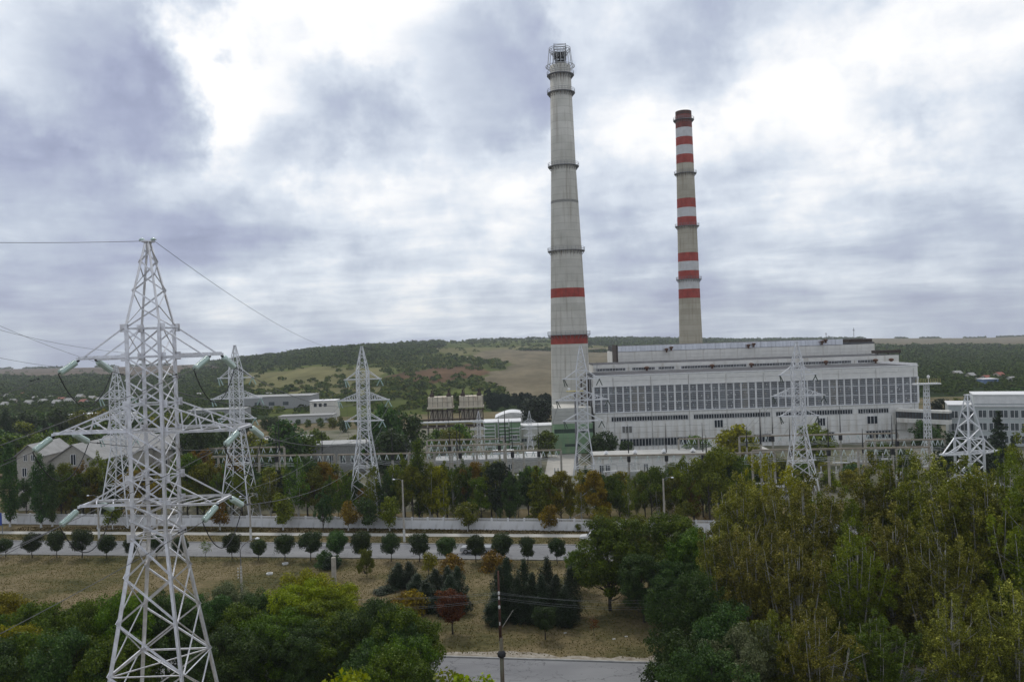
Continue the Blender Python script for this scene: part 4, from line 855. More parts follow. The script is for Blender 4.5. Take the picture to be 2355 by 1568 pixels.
WB, ww = block('office_building', 'white two-storey building with window row on the slope left of the lone pylon', 712, 771, 400, 10, 8.0, [(5.4, 7.0, .12, .78, 2.4)], .6, mat('white_house', (.62, .60, .55), .85), gm=glass, frames=False)
block('industrial_shed', 'long pale wall-like shed below the white two-storey building', 640, 765, 375, 9, 3.2, [(1, 2, .8, .95, 4)], .3, mat('pale_long_wall', (.45, .45, .44)), frames=False, roofm=MATS['far_roof'])
# green process building with white pipe frames
GP, gw = block('process_building', 'small green building wrapped in white pipework left of the tall chimney', 1112, 1197, 262, 10, 8.4, [(2.8, 4.4, .45, .65, 2.0), (2.8, 4.4, .75, .95, 2.0)], .7, greenw)
fm_w = trimw
for i, (x0, z0, z1) in enumerate([(.2, 1, 8), (4.6, 3, 9.5), (8.0, 1, 7)]):
    b = MB()
    for z in np.arange(z0, z1, 1.1): b.bar((x0, -.5, z), (x0+3.4, -.5, z), .22)
    b.bar((x0, -.5, 0), (x0, -.5, z1), .22); b.bar((x0+3.4, -.5, 0), (x0+3.4, -.5, z1), .22); b.build('pipe_frame', fm_w, GP)
block('process_building', 'long low grey building with pipes between green building and chimney', 1185, 1272, 268, 8, 6.2, [(1.5, 2.4, .1, .9, 3)], .6, wall2, roof_t=.35)
block('process_building', 'low blue-painted kiosk below the green building', 1135, 1180, 226, 5, 3.6, [(1, 2.5, .1, .9, 1.8)], .6, mat('blue_kiosk', (.22, .36, .45), .8))
block('process_building', 'low blue-grey kiosk beside the small pylon with wide arm', 1205, 1236, 226, 5, 3.2, [(1, 2.3, .1, .9, 1.8)], .6, mat('blue_kiosk', (.22, .36, .45), .8))
# dome shed
v = at(1178, 330, 8); DS = thing('arched_shed', 'white shallow-arched shed roof behind the green building', 'building', (v.x, 330, 0)); b = MB(); pr = [(-6.8, 0)]+[(-6.8+13.6*k/12, 3.6+1.9*math.sin(math.pi*k/12)) for k in range(13)]+[(6.8, 0)]
b.prism(pr, 0, 14); b.build('wall', mat('white_sheet', (.66, .66, .66), .6), DS); b = MB(); b.prism([(-7+14*k/12, 3.75+1.95*math.sin(math.pi*k/12)) for k in range(13)]+[(7, 3.6), (-7, 3.6)], -.3, 14.3); b.build('roof', mat('white_sheet'  , (.66, .66, .66)), DS)
# rusty filter house (two tanks on frames)
Yt = 300
for i, (pa, pb) in enumerate(((984, 1040), (1056, 1110))):
    a = at(pa, Yt, 12); c = at(pb, Yt, 12); Wt = c.x-a.x; z0, z1 = topz(1045, 925, Yt), topz(1045, 912, Yt)
    e = thing('filter_tank', '%s of two rust-streaked cream tanks on a dark frame behind the gantries' % ('left' if i == 0 else 'right'), 'tank', (a.x, Yt, 0), 0, 'rusty cream tanks on frames')
    for k in range(3): b = MB(); b.box(Wt*k/3+.02, Wt*(k+1)/3-.02, 0, 6, z0-1.5, z1); b.build('side_panel', cream, e)
    b = MB(); b.box(-.3, Wt+.3, -.4, 6.3, z0-2.1, z0-1.55); b.box(.1, Wt-.1, -.3, -.02, z0+.3, z0+.5); b.build('rail', cream, e)
    b = MB()
    for k in range(6):
        x = Wt*k/5; b.bar((x, 0, 0), (x, 0, z0-2.1), .35); b.bar((x, -.1, z0-2), (x, -.1, z1+.5), .10)
    for k in range(5): b.bar((Wt*k/5, 0, 5), (Wt*(k+1)/5, 0, z0-2.1), .2)
    b.box(-.8, Wt+.8, -1.0, -.7, z0-2.9, z0-2.5); b.build('frame', rustm, e)
    b = MB(); b.box(.5, Wt-.5, 1, 5, 4, z0-2.9); b.build('hopper', cream, e)
    for x in (.15*Wt, .85*Wt): b = MB(); b.lathe([(.9, z1), (.9, z1+.8), (.35, z1+1.4), (.3, z1+2.4)], 8, x, 2); b.bar((x-.6, 1.6, z1), (x+.5, 1.6, z1+3), .22); b.bar((x+.6, 1.6, z1), (x+.6, 1.6, z1+2.6), .2); b.build('drive_head', rustm, e)
# pipe rack
Yp = 285; a = at(940, Yp, 6); c = at(1112, Yp, 6); Wp = c.x-a.x; PR = thing('pipe_rack', 'raised pipe rack with rusty and yellow pipes left of the green building', 'pipe rack', (a.x, Yp, 0))
for k, (z, m_, r_) in enumerate(((6.9, trimw, .35), (6.2, mat('yellow_pipe', (.30, .27, .09), .7), .3), (7.7, rustm, .25), (5.5, rustm, .3))): b = MB(); b.tube([(0, k*.7, z), (Wp, k*.7, z)], r_, 8); b.build('pipe', m_, PR)
for k in range(9): b = MB(); b.box(Wp*k/8-.2, Wp*k/8+.2, 0, .4, 0, 7.4); b.build('post', concrete, PR)
b = MB(); b.box(0, Wp, -.2, 2.4, 5.0, 5.25); b.build('deck', rustm, PR)
# ------------------------------------------------------------------ substation gantries
gins = MB().tube([(0, 0, 0), (.35, 0, -1.1)], .09, 6); gins.tube([(0, 0, 0), (-.35, 0, -1.1)], .09, 6); gim = gins.mesh('insulator_pair'); gim.materials.append(mat('gantry_glass', (.50, .56, .54), .3, spec=.6))
def gantry(label, Y, pxs, pyb, group='concrete gantries of the switchyard', spikes=(), slope=-.10, thick=.55):
    a = at(pxs[0], Y, 9); hb_ = topz(pxs[0], pyb, Y); e = thing('switchyard_gantry', label, 'gantry', (a.x, Y, 0), math.atan(slope), group)
    xs = [(at(px, Y, 9).x-a.x) for px in pxs]
    pm2 = MB().box(-.21, .21, -.21, .21, 0, hb_-.3).mesh('post'); pm2.materials.append(concrete)
    for i, x in enumerate(xs):
        inst('post', pm2, e, (x, 0, 0))
        if i in spikes: b = MB(); b.tube([(0, 0, hb_+.35), (0, 0, hb_+6.5)], [.13, .03], 6); b.box(-.35, .35, -.35, .35, hb_-1.5, hb_-.32); b.build('lightning_spike', dark, e, False, (x, 0, 0))
    for x0, x1 in zip(xs, xs[1:]):
        b = MB(); b.box(x0+.02, x1-.02, -.28, -.08, hb_-.3, hb_+.02); b.box(x0+.02, x1-.02, .08, .28, hb_-.3, hb_+.02); b.build('beam', conc_beam, e)
        for k in range(3): inst('insulator_pair', gim, e, (x0+(x1-x0)*(k+.7)/3.4, -.35, hb_-.3))
    return e, a, xs, hb_
GS = [('concrete gantry row nearest the trees, left part, beside the second pylon', 187, [440, 505, 575, 643, 712, 778], 1050, (2, 3)),
      ('concrete gantry row between the lone pylon and the tall poplar', 186, [778, 845, 905, 975], 1044, (1, 2)),
      ('upper concrete gantry row left of centre with paired insulators', 203, [982, 1040, 1097, 1160], 1011, ()),
      ('middle concrete gantry row left of centre', 192, [982, 1035, 1090, 1150, 1205], 1024, (1, 3)),
      ('lower concrete gantry row in front of the small pylons', 182, [940, 1000, 1060, 1120, 1180, 1240, 1290], 1040, (2, 4, 5)),
      ('concrete gantry row before the low switchgear building', 178, [1360, 1445, 1530, 1612, 1690, 1770], 1047, (1, 2, 3)),
      ('short concrete gantry before the hall, left of the windowed bay', 212, [1560, 1605, 1650], 1008, ()),
      ('pale concrete gantry before the right half of the hall', 200, [1700, 1775, 1850, 1925, 2000, 2050], 1002, (1, 3)),
      ('right concrete gantry row nearest the poplars', 172, [1730, 1815, 1900, 1965, 2040, 2120], 1034, (1, 2, 4)),
      ('far right concrete gantry row below the footbridge', 190, [1990, 2060, 2130, 2165], 1012, (1,)),
      ('concrete gantry left of the hazy second pylon', 205, [470, 530, 600, 660], 1030, ())]
for (lab, Y, pxs, pyb, sp_) in GS:
    e, a, xs, hb_ = gantry(lab, Y, pxs, pyb, spikes=sp_)
    b = MB()
    for k in range(3):
        y0 = -.4-.1*k
        b.tube([Vector((xs[0]+(xs[-1]-xs[0])*i/14, y0-k*.5, hb_-1.5-.25*k-abs(math.sin(i*math.pi*len(xs)/14))*.4)) for i in range(15)], .035, 4)
    o = b.build('busbar_wires', mat('bus', (.42, .43, .44), .4, metal=.5), e)
# tall slim lightning masts
for i, (px, py, Y) in enumerate([(643, 965, 190), (742, 990, 195), (1163, 925, 175), (1052, 980, 190), (935, 1010, 190), (1718, 975, 190), (1750, 940, 172), (2062, 975, 180), (1985, 985, 176), (1625, 1000, 185)]):
    h = topz(px, py, Y); v = at(px, Y, h*.5); e = thing('lightning_mast', '%s of the concrete masts with dark lightning spike in the switchyard, counted from the left' % ORD[[0, 1, 4, 3, 2, 6, 7, 9, 8, 5][i]], 'mast', (v.x, Y, 0), 0, 'lightning masts in the switchyard')
    b = MB(); b.tube([(0, 0, 0), (0, 0, h*.6)], [.3, .2], 8); b.build('post', concrete, e); b = MB(); b.tube([(0, 0, h*.6-.3), (0, 0, h)], [.2, .04], 6); b.build('spike', dark, e)
# disconnectors / breakers
def gear(kind):
    e = thing('switchgear_unit', 'x', 'switchgear', (0, 0, -50), 0, 'switchgear units standing in the yard')
    if kind == 0:
        for x in (-1.2, 1.2): b = MB(); b.box(x-.15, x+.15, -.15, .15, 0, 2.4); b.build('leg', concrete, e)
        b = MB(); b.box(-1.9, 1.9, -.2, .2, 2.4, 2.65); b.build('frame', trimw, e)
        m = MB().lathe([(.10, 0), (.17, .1), (.10, .2), (.17, .35), (.10, .5), (.17, .65), (.10, .8), (.17, .95), (.08, 1.3)], 8).mesh('insulator'); m.materials.append(mat('porcelain', (.50, .50, .48), .4))
        for x in (-1.6, 0, 1.6): inst('insulator', m, e, (x, 0, 2.65))
        b = MB(); b.bar((-1.6, 0, 4.0), (0, 0, 4.4), .07); b.bar((0, 0, 4.4), (1.6, 0, 4.0), .07); b.build('contact_arm', steel, e)
    else:
        b = MB(); b.box(-1.1, 1.1, -.7, .7, .5, 2.3); b.build('tank', mat('gear_grey', (.36, .37, .37), .6), e)
        for x in (-.8, 0, .8): b = MB(); b.lathe([(.22, 2.3), (.28, 2.6), (.18, 3.0), (.24, 3.3), (.12, 4.2)], 8, x); b.build('bushing', mat('porcelain', (.50, .50, .48)), e)
        b = MB(); b.box(-1.0, 1.0, -.6, .6, 0, .5); b.build('base', concrete, e)
    return e
gearp = [gear(0), gear(1)]; gi = 0; rq = random.Random(5)
gspots = sorted([(px, Y) for px, Y in [(rq.uniform(600, 780), rq.uniform(178, 200)) for _ in range(9)]+[(rq.uniform(990, 1290), rq.uniform(176, 196)) for _ in range(18)]+[(rq.uniform(1400, 1700), rq.uniform(180, 200)) for _ in range(10)]+[(rq.uniform(1720, 2130), rq.uniform(168, 206)) for _ in range(26)]])
for i, (px, Y) in enumerate(gspots):
    zn = 'beside the second pylon' if px < 800 else 'in the yard left of the tall chimney' if px < 1300 else 'before the low switchgear building' if px < 1710 else 'before the right half of the hall'
    cnt = sum(1 for q in gspots[:i] if (q[0] < 800) == (px < 800) and (q[0] < 1300) == (px < 1300) and (q[0] < 1710) == (px < 1710))
    v = at(px, Y, 0); k = 0 if rq.random() < .7 else 1; lab = '%s from left, %s %s' % (ORD[cnt], 'white three-post disconnector' if k == 0 else 'grey bushing-topped breaker tank', zn)
    if gearp[k]['label'] == 'x': g = gearp[k]; g.location = (v.x, Y, 0); g['label'] = lab
    else: copy_tree(gearp[k], (v.x, Y, 0), rq.uniform(-.3, .3), lab)
# ------------------------------------------------------------------ fence
fa = Vector((at(-120, 173).x, 173, 0)); fb_ = Vector((72, 133, 0)); fa = Vector((-117.0, 172.6, 0)); fb_ = Vector((75.0, 134.2, 0))
fd = (fb_-fa); FL = fd.length; fang = math.atan2(fd.y, fd.x); FE = thing('panel_fence', 'long white precast panel fence with slotted top behind the footpath', 'fence', fa, fang)
nP = int(FL/3.0); pw = FL/nP
pmesh = MB(); pmesh.box(.14, pw-.14, -.05, .05, .0, 1.5); pmesh.box(.14, pw-.14, -.06, .06, 1.5, 1.6); pmesh.box(.14, pw-.14, -.06, .06, 2.0, 2.1); pme = pmesh.mesh('panel'); pme.materials.append(fencew)
gm_ = MB()
for k in range(14): x = .2+(pw-.4)*k/13; gm_.box(x-.045, x+.045, -.04, .04, 1.6, 2.0)
gme = gm_.mesh('grille'); gme.materials.append(fencew); pom = MB().box(-.14, .14, -.14, .14, 0, 2.2).mesh('post'); pom.materials.append(fencew)
for i in range(nP): dz = R.uniform(-.04, .04); p_ = inst('panel', pme, FE, (i*pw, R.uniform(-.01, .01), dz)); inst('grille', gme, p_)
for i in range(nP+1): inst('post', pom, FE, (i*pw, 0, 0))
b = MB(); a_, c_ = fa+Vector((0, -1, 0)), fb_
# ------------------------------------------------------------------ kerbside clipped trees
xs = [15, 77, 133, 191, 248, 304, 363, 418, 476, 536, 596, 657, 717, 777, 835, 902, 966, 1029, 1097, 1159, 1216, 1284]
sc_ = [.78, 1.0, 1.0, 1.08, .92, .86, .92, .85, .75, 1.0, .82, 1.02, 1.12, 1.05, 1.02, .95, 1.06, .96, 1.0, 1.1, .86, .88]
def kerb_at(px, n):
    # intersection of pixel column with the line n = const
    lo, hi = 60, 260
    for _ in range(40):
        mid = (lo+hi)/2; v = at(px, mid, 0)
        if v.dot(NX) < n: lo = mid
        else: hi = mid
    return at(px, lo, 0)
for i, px in enumerate(xs):
    v = kerb_at(px-2, 125.6); s = sc_[i]
    if i == 8: place(T['thin'][0], 'young_street_tree', 'thin sparse young tree in the clipped kerbside row beside the near pylon', v, 'green', .9, group='clipped round trees along the near kerb'); continue
    note = {0: 'smallest clipped ball tree, cut by the left edge', 3: 'large dark clipped ball tree', 10: 'pale small clipped ball tree beside the curved lamp', 12: 'largest dark clipped ball tree', 17: 'clipped ball tree with reddening leaves', 18: 'clipped ball tree hiding the pickup', 19: 'big clipped ball tree just right of the pickup', 20: 'small clipped ball tree above the thujas', 21: 'last clipped ball tree, beside the big maple'}.get(i, 'dark clipped ball tree')
    place(T['clip'][i % 3], 'clipped_street_tree', note+', %s of its row' % ORD[i], v, 'round' if i not in (10, 13, 17) else 'deep', s*R.uniform(.96, 1.05), group='clipped round trees along the near kerb', sz=s*R.uniform(.92, 1.06)).rotation_euler.x = R.uniform(-.05, .05)
# ------------------------------------------------------------------ street lamps and posts
def street_lamp(label, px, pyb, pyt, Y, arm=-1, wash_=True):
    v = at(px, Y); h = topz(px, pyt, Y); e = thing('street_lamp', label, 'street lamp', (v.x, Y, 0), 0, 'street lamps on concrete poles')
    b = MB(); b.tube([(0, 0, 0), (0, 0, h)], [.2, .13], 8); b.build('pole', concrete, e)
    if wash_: b = MB(); b.tube([(0, 0, 0), (0, 0, 2.1)], [.215, .2], 8); b.build('whitewash', whitewash, e)
    b = MB(); b.tube([(0, 0, h-.2), (arm*.5, -.4, h+.25), (arm*1.2, -.8, h+.3)], .04, 6); b.build('arm', steel, e)
    b = MB(); b.lathe([(.05, -.12), (.22, -.08), (.24, .02), (.1, .1)], 10); b.build('lamp_head', mat('lamp_head', (.62, .64, .66), .3), e, True, (arm*1.35, -.85, h+.28)); return e
kf = 138.2
for (px, pyt, lab, arm) in [(930, 1103, 'street lamp on tall concrete pole with white foot left of centre', -1), (577, 1142, 'street lamp on concrete pole right of the near pylon', -1), (228, 1140, 'street lamp on concrete pole between two columnar poplars and the near pylon', -1), (1530, 1100, 'street lamp on concrete pole left of the big poplars', 1), (362, 1180, 'concrete pole half hidden behind the near pylon legs', -1)]:
    v = kerb_at(px, kf); street_lamp(lab, px, 0, pyt, v.y, arm)
v = kerb_at(556, 108); h = 34-(1248-804)*v.y/F
CL = thing('street_lamp', 'curved-arm street lamp on slim pole with white insulators above the left shrubs', 'street lamp', (v.x, v.y, 0))
b = MB(); b.tube([(0, 0, 0), (0, 0, h*.55)], [.2, .16], 8); b.build('pole', concrete, CL); b = MB(); b.tube([(0, 0, h*.55), (0, 0, h*.85), (.25, 0, h*.93), (.8, -.1, h+.05), (1.7, -.2, h+.55), (2.3, -.25, h+.7)], .055, 7); b.build('curved_arm', steel, CL)
b = MB(); b.tube([(-.05, 0, h*.55), (-.05, 0, h+.9)], .03, 5); b.build('rod', rustm, CL)
b = MB(); b.lathe([(.05, -.15), (.3, -.1), (.34, .03), (.12, .14)], 10); b.build('lamp_head', MATS['lamp_head'], CL, True, (2.5, -.27, h+.68))
b = MB()
for z in (.0, .45, .9, 1.3):
    for sx in (-.35, .05): b.lathe([(.03, h*.55-.4-z), (.1, h*.55-.3-z), (.05, h*.55-.15-z)], 7, sx, -.2)
b.build('insulator', whitewash, CL)
# lamp head among poplars
v = at(1735, 100); hl = topz(1735, 1236, 100); GL = thing('street_lamp', 'white globe street lamp sticking out of the poplar foliage', 'street lamp', (at(1735, 100, hl).x, 96, 0)); hl = topz(1735, 1236, 96)
b = MB(); b.tube([(0, 0, 0), (0, 0, hl)], [.15, .08], 8); b.build('pole', concrete, GL); b = MB(); b.lathe([(.05, hl-.05), (.25, hl), (.3, hl+.2), (.12, hl+.4)], 10); b.build('globe', MATS['lamp_head'], GL, True)
# wooden pole
Yw = 70; vt = P(1150, 1312, Yw); WP = thing('utility_pole', 'old rust-brown wooden utility pole with peeling paint in the lower centre', 'utility pole', (at(1156, Yw, 5).x, Yw, 0))
woodm_ = mat('weathered_pole', (.10, .062, .04), .9, .3, 1.2, col2=(.14, .14, .10), stretch=(3, 3, .6), bump=.5)
h = vt.z; b = MB(); b.tube([(0, 0, -.3), (0, 0, h*.62)], [.20, .17], 10); b.build('pole', woodm_, WP, True); b = MB(); b.tube([(-.05, -.02, h*.6), (-.06, -.02, h)], [.13, .07], 8); b.build('upper_pole', mat('rust_red_pole', (.065, .028, .02), .85, .35, 1.5, stretch=(3, 3, .7)), WP, True)
b = MB(); zz = topz(1156, 1503, Yw); b.lathe([(.16, zz-.32), (.34, zz-.18), (.36, zz+.1), (.2, zz+.3)], 14); b.build('clamp_ring', dark, WP, True)
for k, (py, r_) in enumerate([(1362, .09), (1373, .07), (1394, .09), (1432, .05)]): b = MB(); z = topz(1152, py, Yw); b.lathe([(.03, z-.15), (r_, z-.08), (r_, z+.1), (.03, z+.15)], 8, -.06, -.14); b.build('insulator', whitewash, WP)
b = MB(); b.bar((.15, -.1, topz(1156, 1440, Yw)), (1.1, -.3, topz(1156, 1400, Yw)), .05); b.build('brace', mat('brace_grey', (.3, .28, .25)), WP)
for i, (y0, y1, y2) in enumerate([(1355, 1362, 1378), (1376, 1366, 1368), (1384, 1374, 1386), (1388, 1378, 1392)]):
    p0_, p1_, p2_ = P(760, y0+8, 92), P(1152, y1, Yw), P(1560, y2+4, 95)
    p0_ = P(556, 1370, 106) if i < 2 else p0_; pts = sagpts(p0_, p1_, .5, 10)+sagpts(p1_, p2_, .5, 10)[1:]
    wire('thin pale wire across the lower lawn through the old pole, %s from the top' % ORD[i], pts, .008, mat('pale_wire', (.20, .21, .22), .5), 'thin wires on the old utility pole')
# concrete stub post, manhole rings, litter
v = kerb_at(769, 112); b = MB(); b.box(-.28, .28, -.28, .28, 0, topz(769, 1281, v.y)); b.box(-.34, .34, -.34, .34, 0, .5); tag(b.build('concrete_post', concrete, None, False, (v.x, v.y, 0)), 'short square concrete post beside the yellow-green tree', 'post')
for i, (px, py) in enumerate([(656, 1297), (620, 1320)]):
    a_ = (px-CW/2)/F; b_ = (CH/2-py)/F; Y = HC/(a_*ST-b_*CT); v = P(px, py, Y); b = MB(); b.lathe([(.5, 0), (.5, .22), (.34, .22), (.34, .05)], 16); e = thing('manhole_ring', 'white concrete manhole ring on the dry lawn, the %s one' % ('farther' if i == 0 else 'nearer'), 'manhole', (v.x, v.y, 0), 0, 'manhole rings on the lawn'); b.build('ring', whitewash, e); b = MB(); b.lathe([(.02, .1), (.33, .1)], 12, caps=False); b.build('lid', steel, e)
# bench-like white low slab and small litter
for i, (px, py) in enumerate([(1412, 1484), (1440, 1478), (1835, 1500), (1718, 1499), (1300, 1470)]):
    a_ = (px-CW/2)/F; b_ = (CH/2-py*.99)/F; Y = HC/(a_*ST-b_*CT); v = P(px, py*.99, Y); b = MB(); b.box(-.16, .16, -.1, .1, 0, .05); b.box(-.05, .12, -.14, .02, .05, .09); tag(b.build('litter', whitewash, None, False, (v.x, v.y, .0)), 'scrap of white litter on the lawn near the lower road, %s from the left' % ORD[[1, 2, 4, 3, 0][i]], 'litter', 'scraps of litter on the lawn')
# ------------------------------------------------------------------ vehicles
carp = mat('car_paint_silver', (.50, .52, .55), .3, .03, 2, metal=.5, spec=.6); tyre = solid('tyre', (.02, .02, .02), .9); rim = solid('rim', (.35, .35, .36), .35, .6); redl = solid('tail_light', (.35, .02, .02), .3); carw = mat('car_paint_white', (.62, .62, .62), .3, .03, 2, spec=.6)
def car(label, loc, rz, m, pickup=True):
    e = thing('pickup_truck' if pickup else 'parked_car', label, 'pickup' if pickup else 'car', loc, rz); Lc = 5.0 if pickup else 4.3; hw_ = .88
    if pickup: low = [(-2.5, .42), (-2.5, .95), (-2.3, 1.02), (-1.25, 1.12), (-.3, 1.12), (.3, 1.12), (.95, 1.12), (2.45, 1.12), (2.5, 1.0), (2.5, .5), (2.45, .42)]; cab = [(-1.25, 1.12), (-.45, 1.66), (-.2, 1.72), (.95, 1.72), (1.15, 1.12)]
    else: low = [(-2.15, .35), (-2.15, .8), (-1.9, .92), (-1.0, .98), (1.8, 1.0), (2.12, .9), (2.15, .4)]; cab = [(-1.05, .98), (-.4, 1.42), (.9, 1.45), (1.65, 1.0)]
    b = MB(); b.prism(low, -hw_, hw_); b.build('body', m, e)
    b = MB(); n = len(cab); vs_ = [(x, -hw_*(.98 if z < 1.15 else .8), z) for x, z in cab]+[(x, hw_*(.98 if z < 1.15 else .8), z) for x, z in cab]; b.add(vs_, [tuple(range(n)), tuple(range(2*n-1, n-1, -1))]+[(i, n+i, n+(i+1) % n, (i+1) % n) for i in range(n)]); b.build('cab', m, e)
    g = MB()
    if pickup:
        for s in (-1, 1):
            for x0, x1, x2, x3 in ((-1.0, -.38, .28, .28), (.36, .36, .86, .98)): y0 = s*(hw_*.98+.005); y1 = s*(hw_*.82+.01); g.add([(x0, y0, 1.17), (x3, y0, 1.17), (x2, y1, 1.62), (x1, y1, 1.62)], [(0, 1, 2, 3)])
    else:
        for s in (-1, 1): g.add([(-.8, s*hw_*.985, 1.02), (1.3, s*hw_*.985, 1.02), (.8, s*hw_*.83, 1.38), (-.35, s*hw_*.83, 1.38)], [(0, 1, 2, 3)])
    g.build('side_window', glass, e)
    b = MB(); x0, z0 = cab[0]; x1, z1 = cab[1]; nx = -.02; b.add([(x0+nx+.08, -.78, z0+.06), (x0+nx+.08, .78, z0+.06), (x1+nx-.02, .66, z1-.04), (x1+nx-.02, -.66, z1-.04)], [(0, 1, 2, 3)]); b.build('windscreen', glass, e)
    wm = MB()
    wx = (-1.6, 1.55) if pickup else (-1.3, 1.3); rr_ = .38 if pickup else .31
    for x in wx:
        for s in (-1, 1):
            w_ = MB(); w_.tube([(x, s*(hw_-.2), rr_), (x, s*(hw_+.02), rr_)], rr_, 18); o = w_.build('wheel', tyre, e); w_ = MB(); w_.tube([(x, s*(hw_+.02), rr_), (x, s*(hw_+.035), rr_)], rr_*.6, 14); w_.build('rim', rim, o)
    for s in (-1, 1):
        b = MB(); b.box(Lc/2-.03, Lc/2+.02, s*.8-.07, s*.8+.07, .75, 1.0); b.build('tail_light', redl, e); b = MB(); b.box(-Lc/2-.02, -Lc/2+.03, s*.68-.14, s*.68+.14, .68, .86); b.build('headlight', trimw, e)
    b = MB(); b.box(-.3, .5, -.03, .03, 1.0, 1.03); b.box(-Lc/2-.06, -Lc/2, -.85, .85, .4, .6); b.build('bumper', solid('bumper', (.05, .05, .05)), e); return e
v = kerb_at(1096, 131.2); car('silver pickup driving on the road, half hidden by a clipped ball tree', (v.x, v.y, .012), -RA, carp, True)
v = kerb_at(1062, 133.8)
v = kerb_at(1364, 139.6); car('white car parked beyond the road behind the right-hand clipped trees', (v.x, v.y, .03), -RA, carw, False)
v = kerb_at(2, 149); b = MB()
# ------------------------------------------------------------------ houses on the left
def gable_house(name, label, px0, px1, Y, ht, rise, depth, wm_, rm, wins=(), rz=0.0, along='x', group=None):
    a = at(px0, Y, ht); c = at(px1, Y, ht); Wd = c.x-a.x; e = thing(name, label, 'house', (a.x, Y, 0), rz, group)
    b = MB()
    if along == 'y':   # gable faces the viewer
        b.prism([(0, 0), (0, ht), (Wd/2, ht+rise), (Wd, ht), (Wd, 0)], 0, depth); b.build('wall', wm_, e)
        b = MB()
        for s in (0, 1):
            x0, x1 = (-.5, Wd/2) if s == 0 else (Wd+.5, Wd/2); z0 = ht-rise*.5/(Wd/2); b.add([(x0, -.5, z0+.04), (x1, -.5, ht+rise+.04), (x1, depth+.5, ht+rise+.04), (x0, depth+.5, z0+.04), (x0, -.5, z0+.22), (x1, -.5, ht+rise+.22), (x1, depth+.5, ht+rise+.22), (x0, depth+.5, z0+.22)], [(3, 2, 1, 0), (4, 5, 6, 7), (0, 1, 5, 4), (1, 2, 6, 5), (2, 3, 7, 6), (3, 0, 4, 7)])
        b.build('roof', rm, e)
    else:
        vs_ = [(0, 0, 0), (Wd, 0, 0), (Wd, depth, 0), (0, depth, 0), (0, 0, ht), (Wd, 0, ht), (Wd, depth, ht), (0, depth, ht), (0, depth/2, ht+rise), (Wd, depth/2, ht+rise)]
        b.add(vs_, [(0, 1, 5, 4), (2, 3, 7, 6), (1, 2, 6, 9, 5), (3, 0, 4, 8, 7), (3, 2, 1, 0)]); b.build('wall', wm_, e)
        b = MB(); sl = rise/(depth/2)
        for (y0, z0) in ((-.5, ht-.5*sl), (depth+.5, ht-.5*sl)):
            b.add([(-.4, y0, z0+.03), (Wd+.4, y0, z0+.03), (Wd+.4, depth/2, ht+rise+.03), (-.4, depth/2, ht+rise+.03), (-.4, y0, z0+.2), (Wd+.4, y0, z0+.2), (Wd+.4, depth/2, ht+rise+.2), (-.4, depth/2, ht+rise+.2)], [(3, 2, 1, 0), (4, 5, 6, 7), (0, 1, 5, 4), (1, 2, 6, 5), (2, 3, 7, 6), (3, 0, 4, 7)])
        b.build('roof', rm, e)
    for (fx, z0, ww_, hh_) in wins:
        b = MB(); x = Wd*fx; b.box(x-ww_/2, x+ww_/2, -.06, .02, z0, z0+hh_); w_ = b.build('window', glass, e); b = MB()
        for k in range(3): xx = x-ww_/2+ww_*k/2; b.box(xx-.05, xx+.05, -.11, -.061, z0, z0+hh_)
        b.box(x-ww_/2, x+ww_/2, -.12, -.061, z0-.1, z0); b.box(x-ww_/2-.02, x+ww_/2+.02, -.115, -.061, z0+hh_, z0+hh_+.08); b.build('frame', trimw, w_)
    return e, Wd
gable_house('brick_house', 'tall narrow white brick house with grey roof between two columnar poplars', 38, 96, 184, 12.2, 2.2, 12, silicate, slate, [(.35, 11.0, .8, 1.3), (.65, 11.0, .8, 1.3), (.3, 7.6, 1.0, 1.8), (.7, 7.6, 1.0, 1.8), (.3, 4.2, 1.0, 1.4), (.7, 4.2, 1.0, 1.4)], along='y')
e, Wd = gable_house('brick_house', 'white brick gable end with single window under a long grey roof behind the poplar', 118, 228, 186, 10.6, 3.4, 30, silicate, slate, [(.5, 9.6, 1.2, 2.3)], along='y', rz=-.12)
gable_house('brick_house', 'long low-pitched grey roofed brick building behind the near pylon', 212, 420, 208, 9.8, 3.0, 14, silicate, slate, [(.2, 6, 1.2, 1.4), (.4, 6, 1.2, 1.4), (.6, 6, 1.2, 1.4), (.8, 6, 1.2, 1.4)])
block('industrial_shed', 'long low cream wall with yellow patches beyond the trees at the left', 158, 250, 420, 8, 4.0, [(1, 2.4, .1, .9, 6)], .4, mat('cream_wall', (.42, .36, .22), .9), frames=False)
block('industrial_shed', 'grey flat shed beyond the trees left of the near pylon', 262, 300, 410, 8, 4.2, [(1, 2.4, .1, .9, 5)], .4, wall2, frames=False)
block('industrial_shed', 'grey long shed in the valley right of the near pylon', 430, 560, 420, 12, 4.0, [(1, 2.4, .1, .9, 6)], .4, MATS['far_hall'], frames=False, roofm=MATS['far_roof'])
vr = random.Random(21)
vill = [(4, 560, 0), (22, 600, 0), (58, 575, 0), (75, 640, 0), (92, 590, 0), (108, 640, 0), (122, 560, 0), (134, 610, 1), (152, 585, 0), (178, 640, 0), (186, 560, 1), (205, 610, 0), (225, 585, 0), (455, 600, 0), (610, 560, 0), (12, 680, 0), (44, 700, 1), (2240, 520, 0), (2275, 500, 1), (2305, 520, 1), (2335, 480, 0), (2205, 560, 0)]
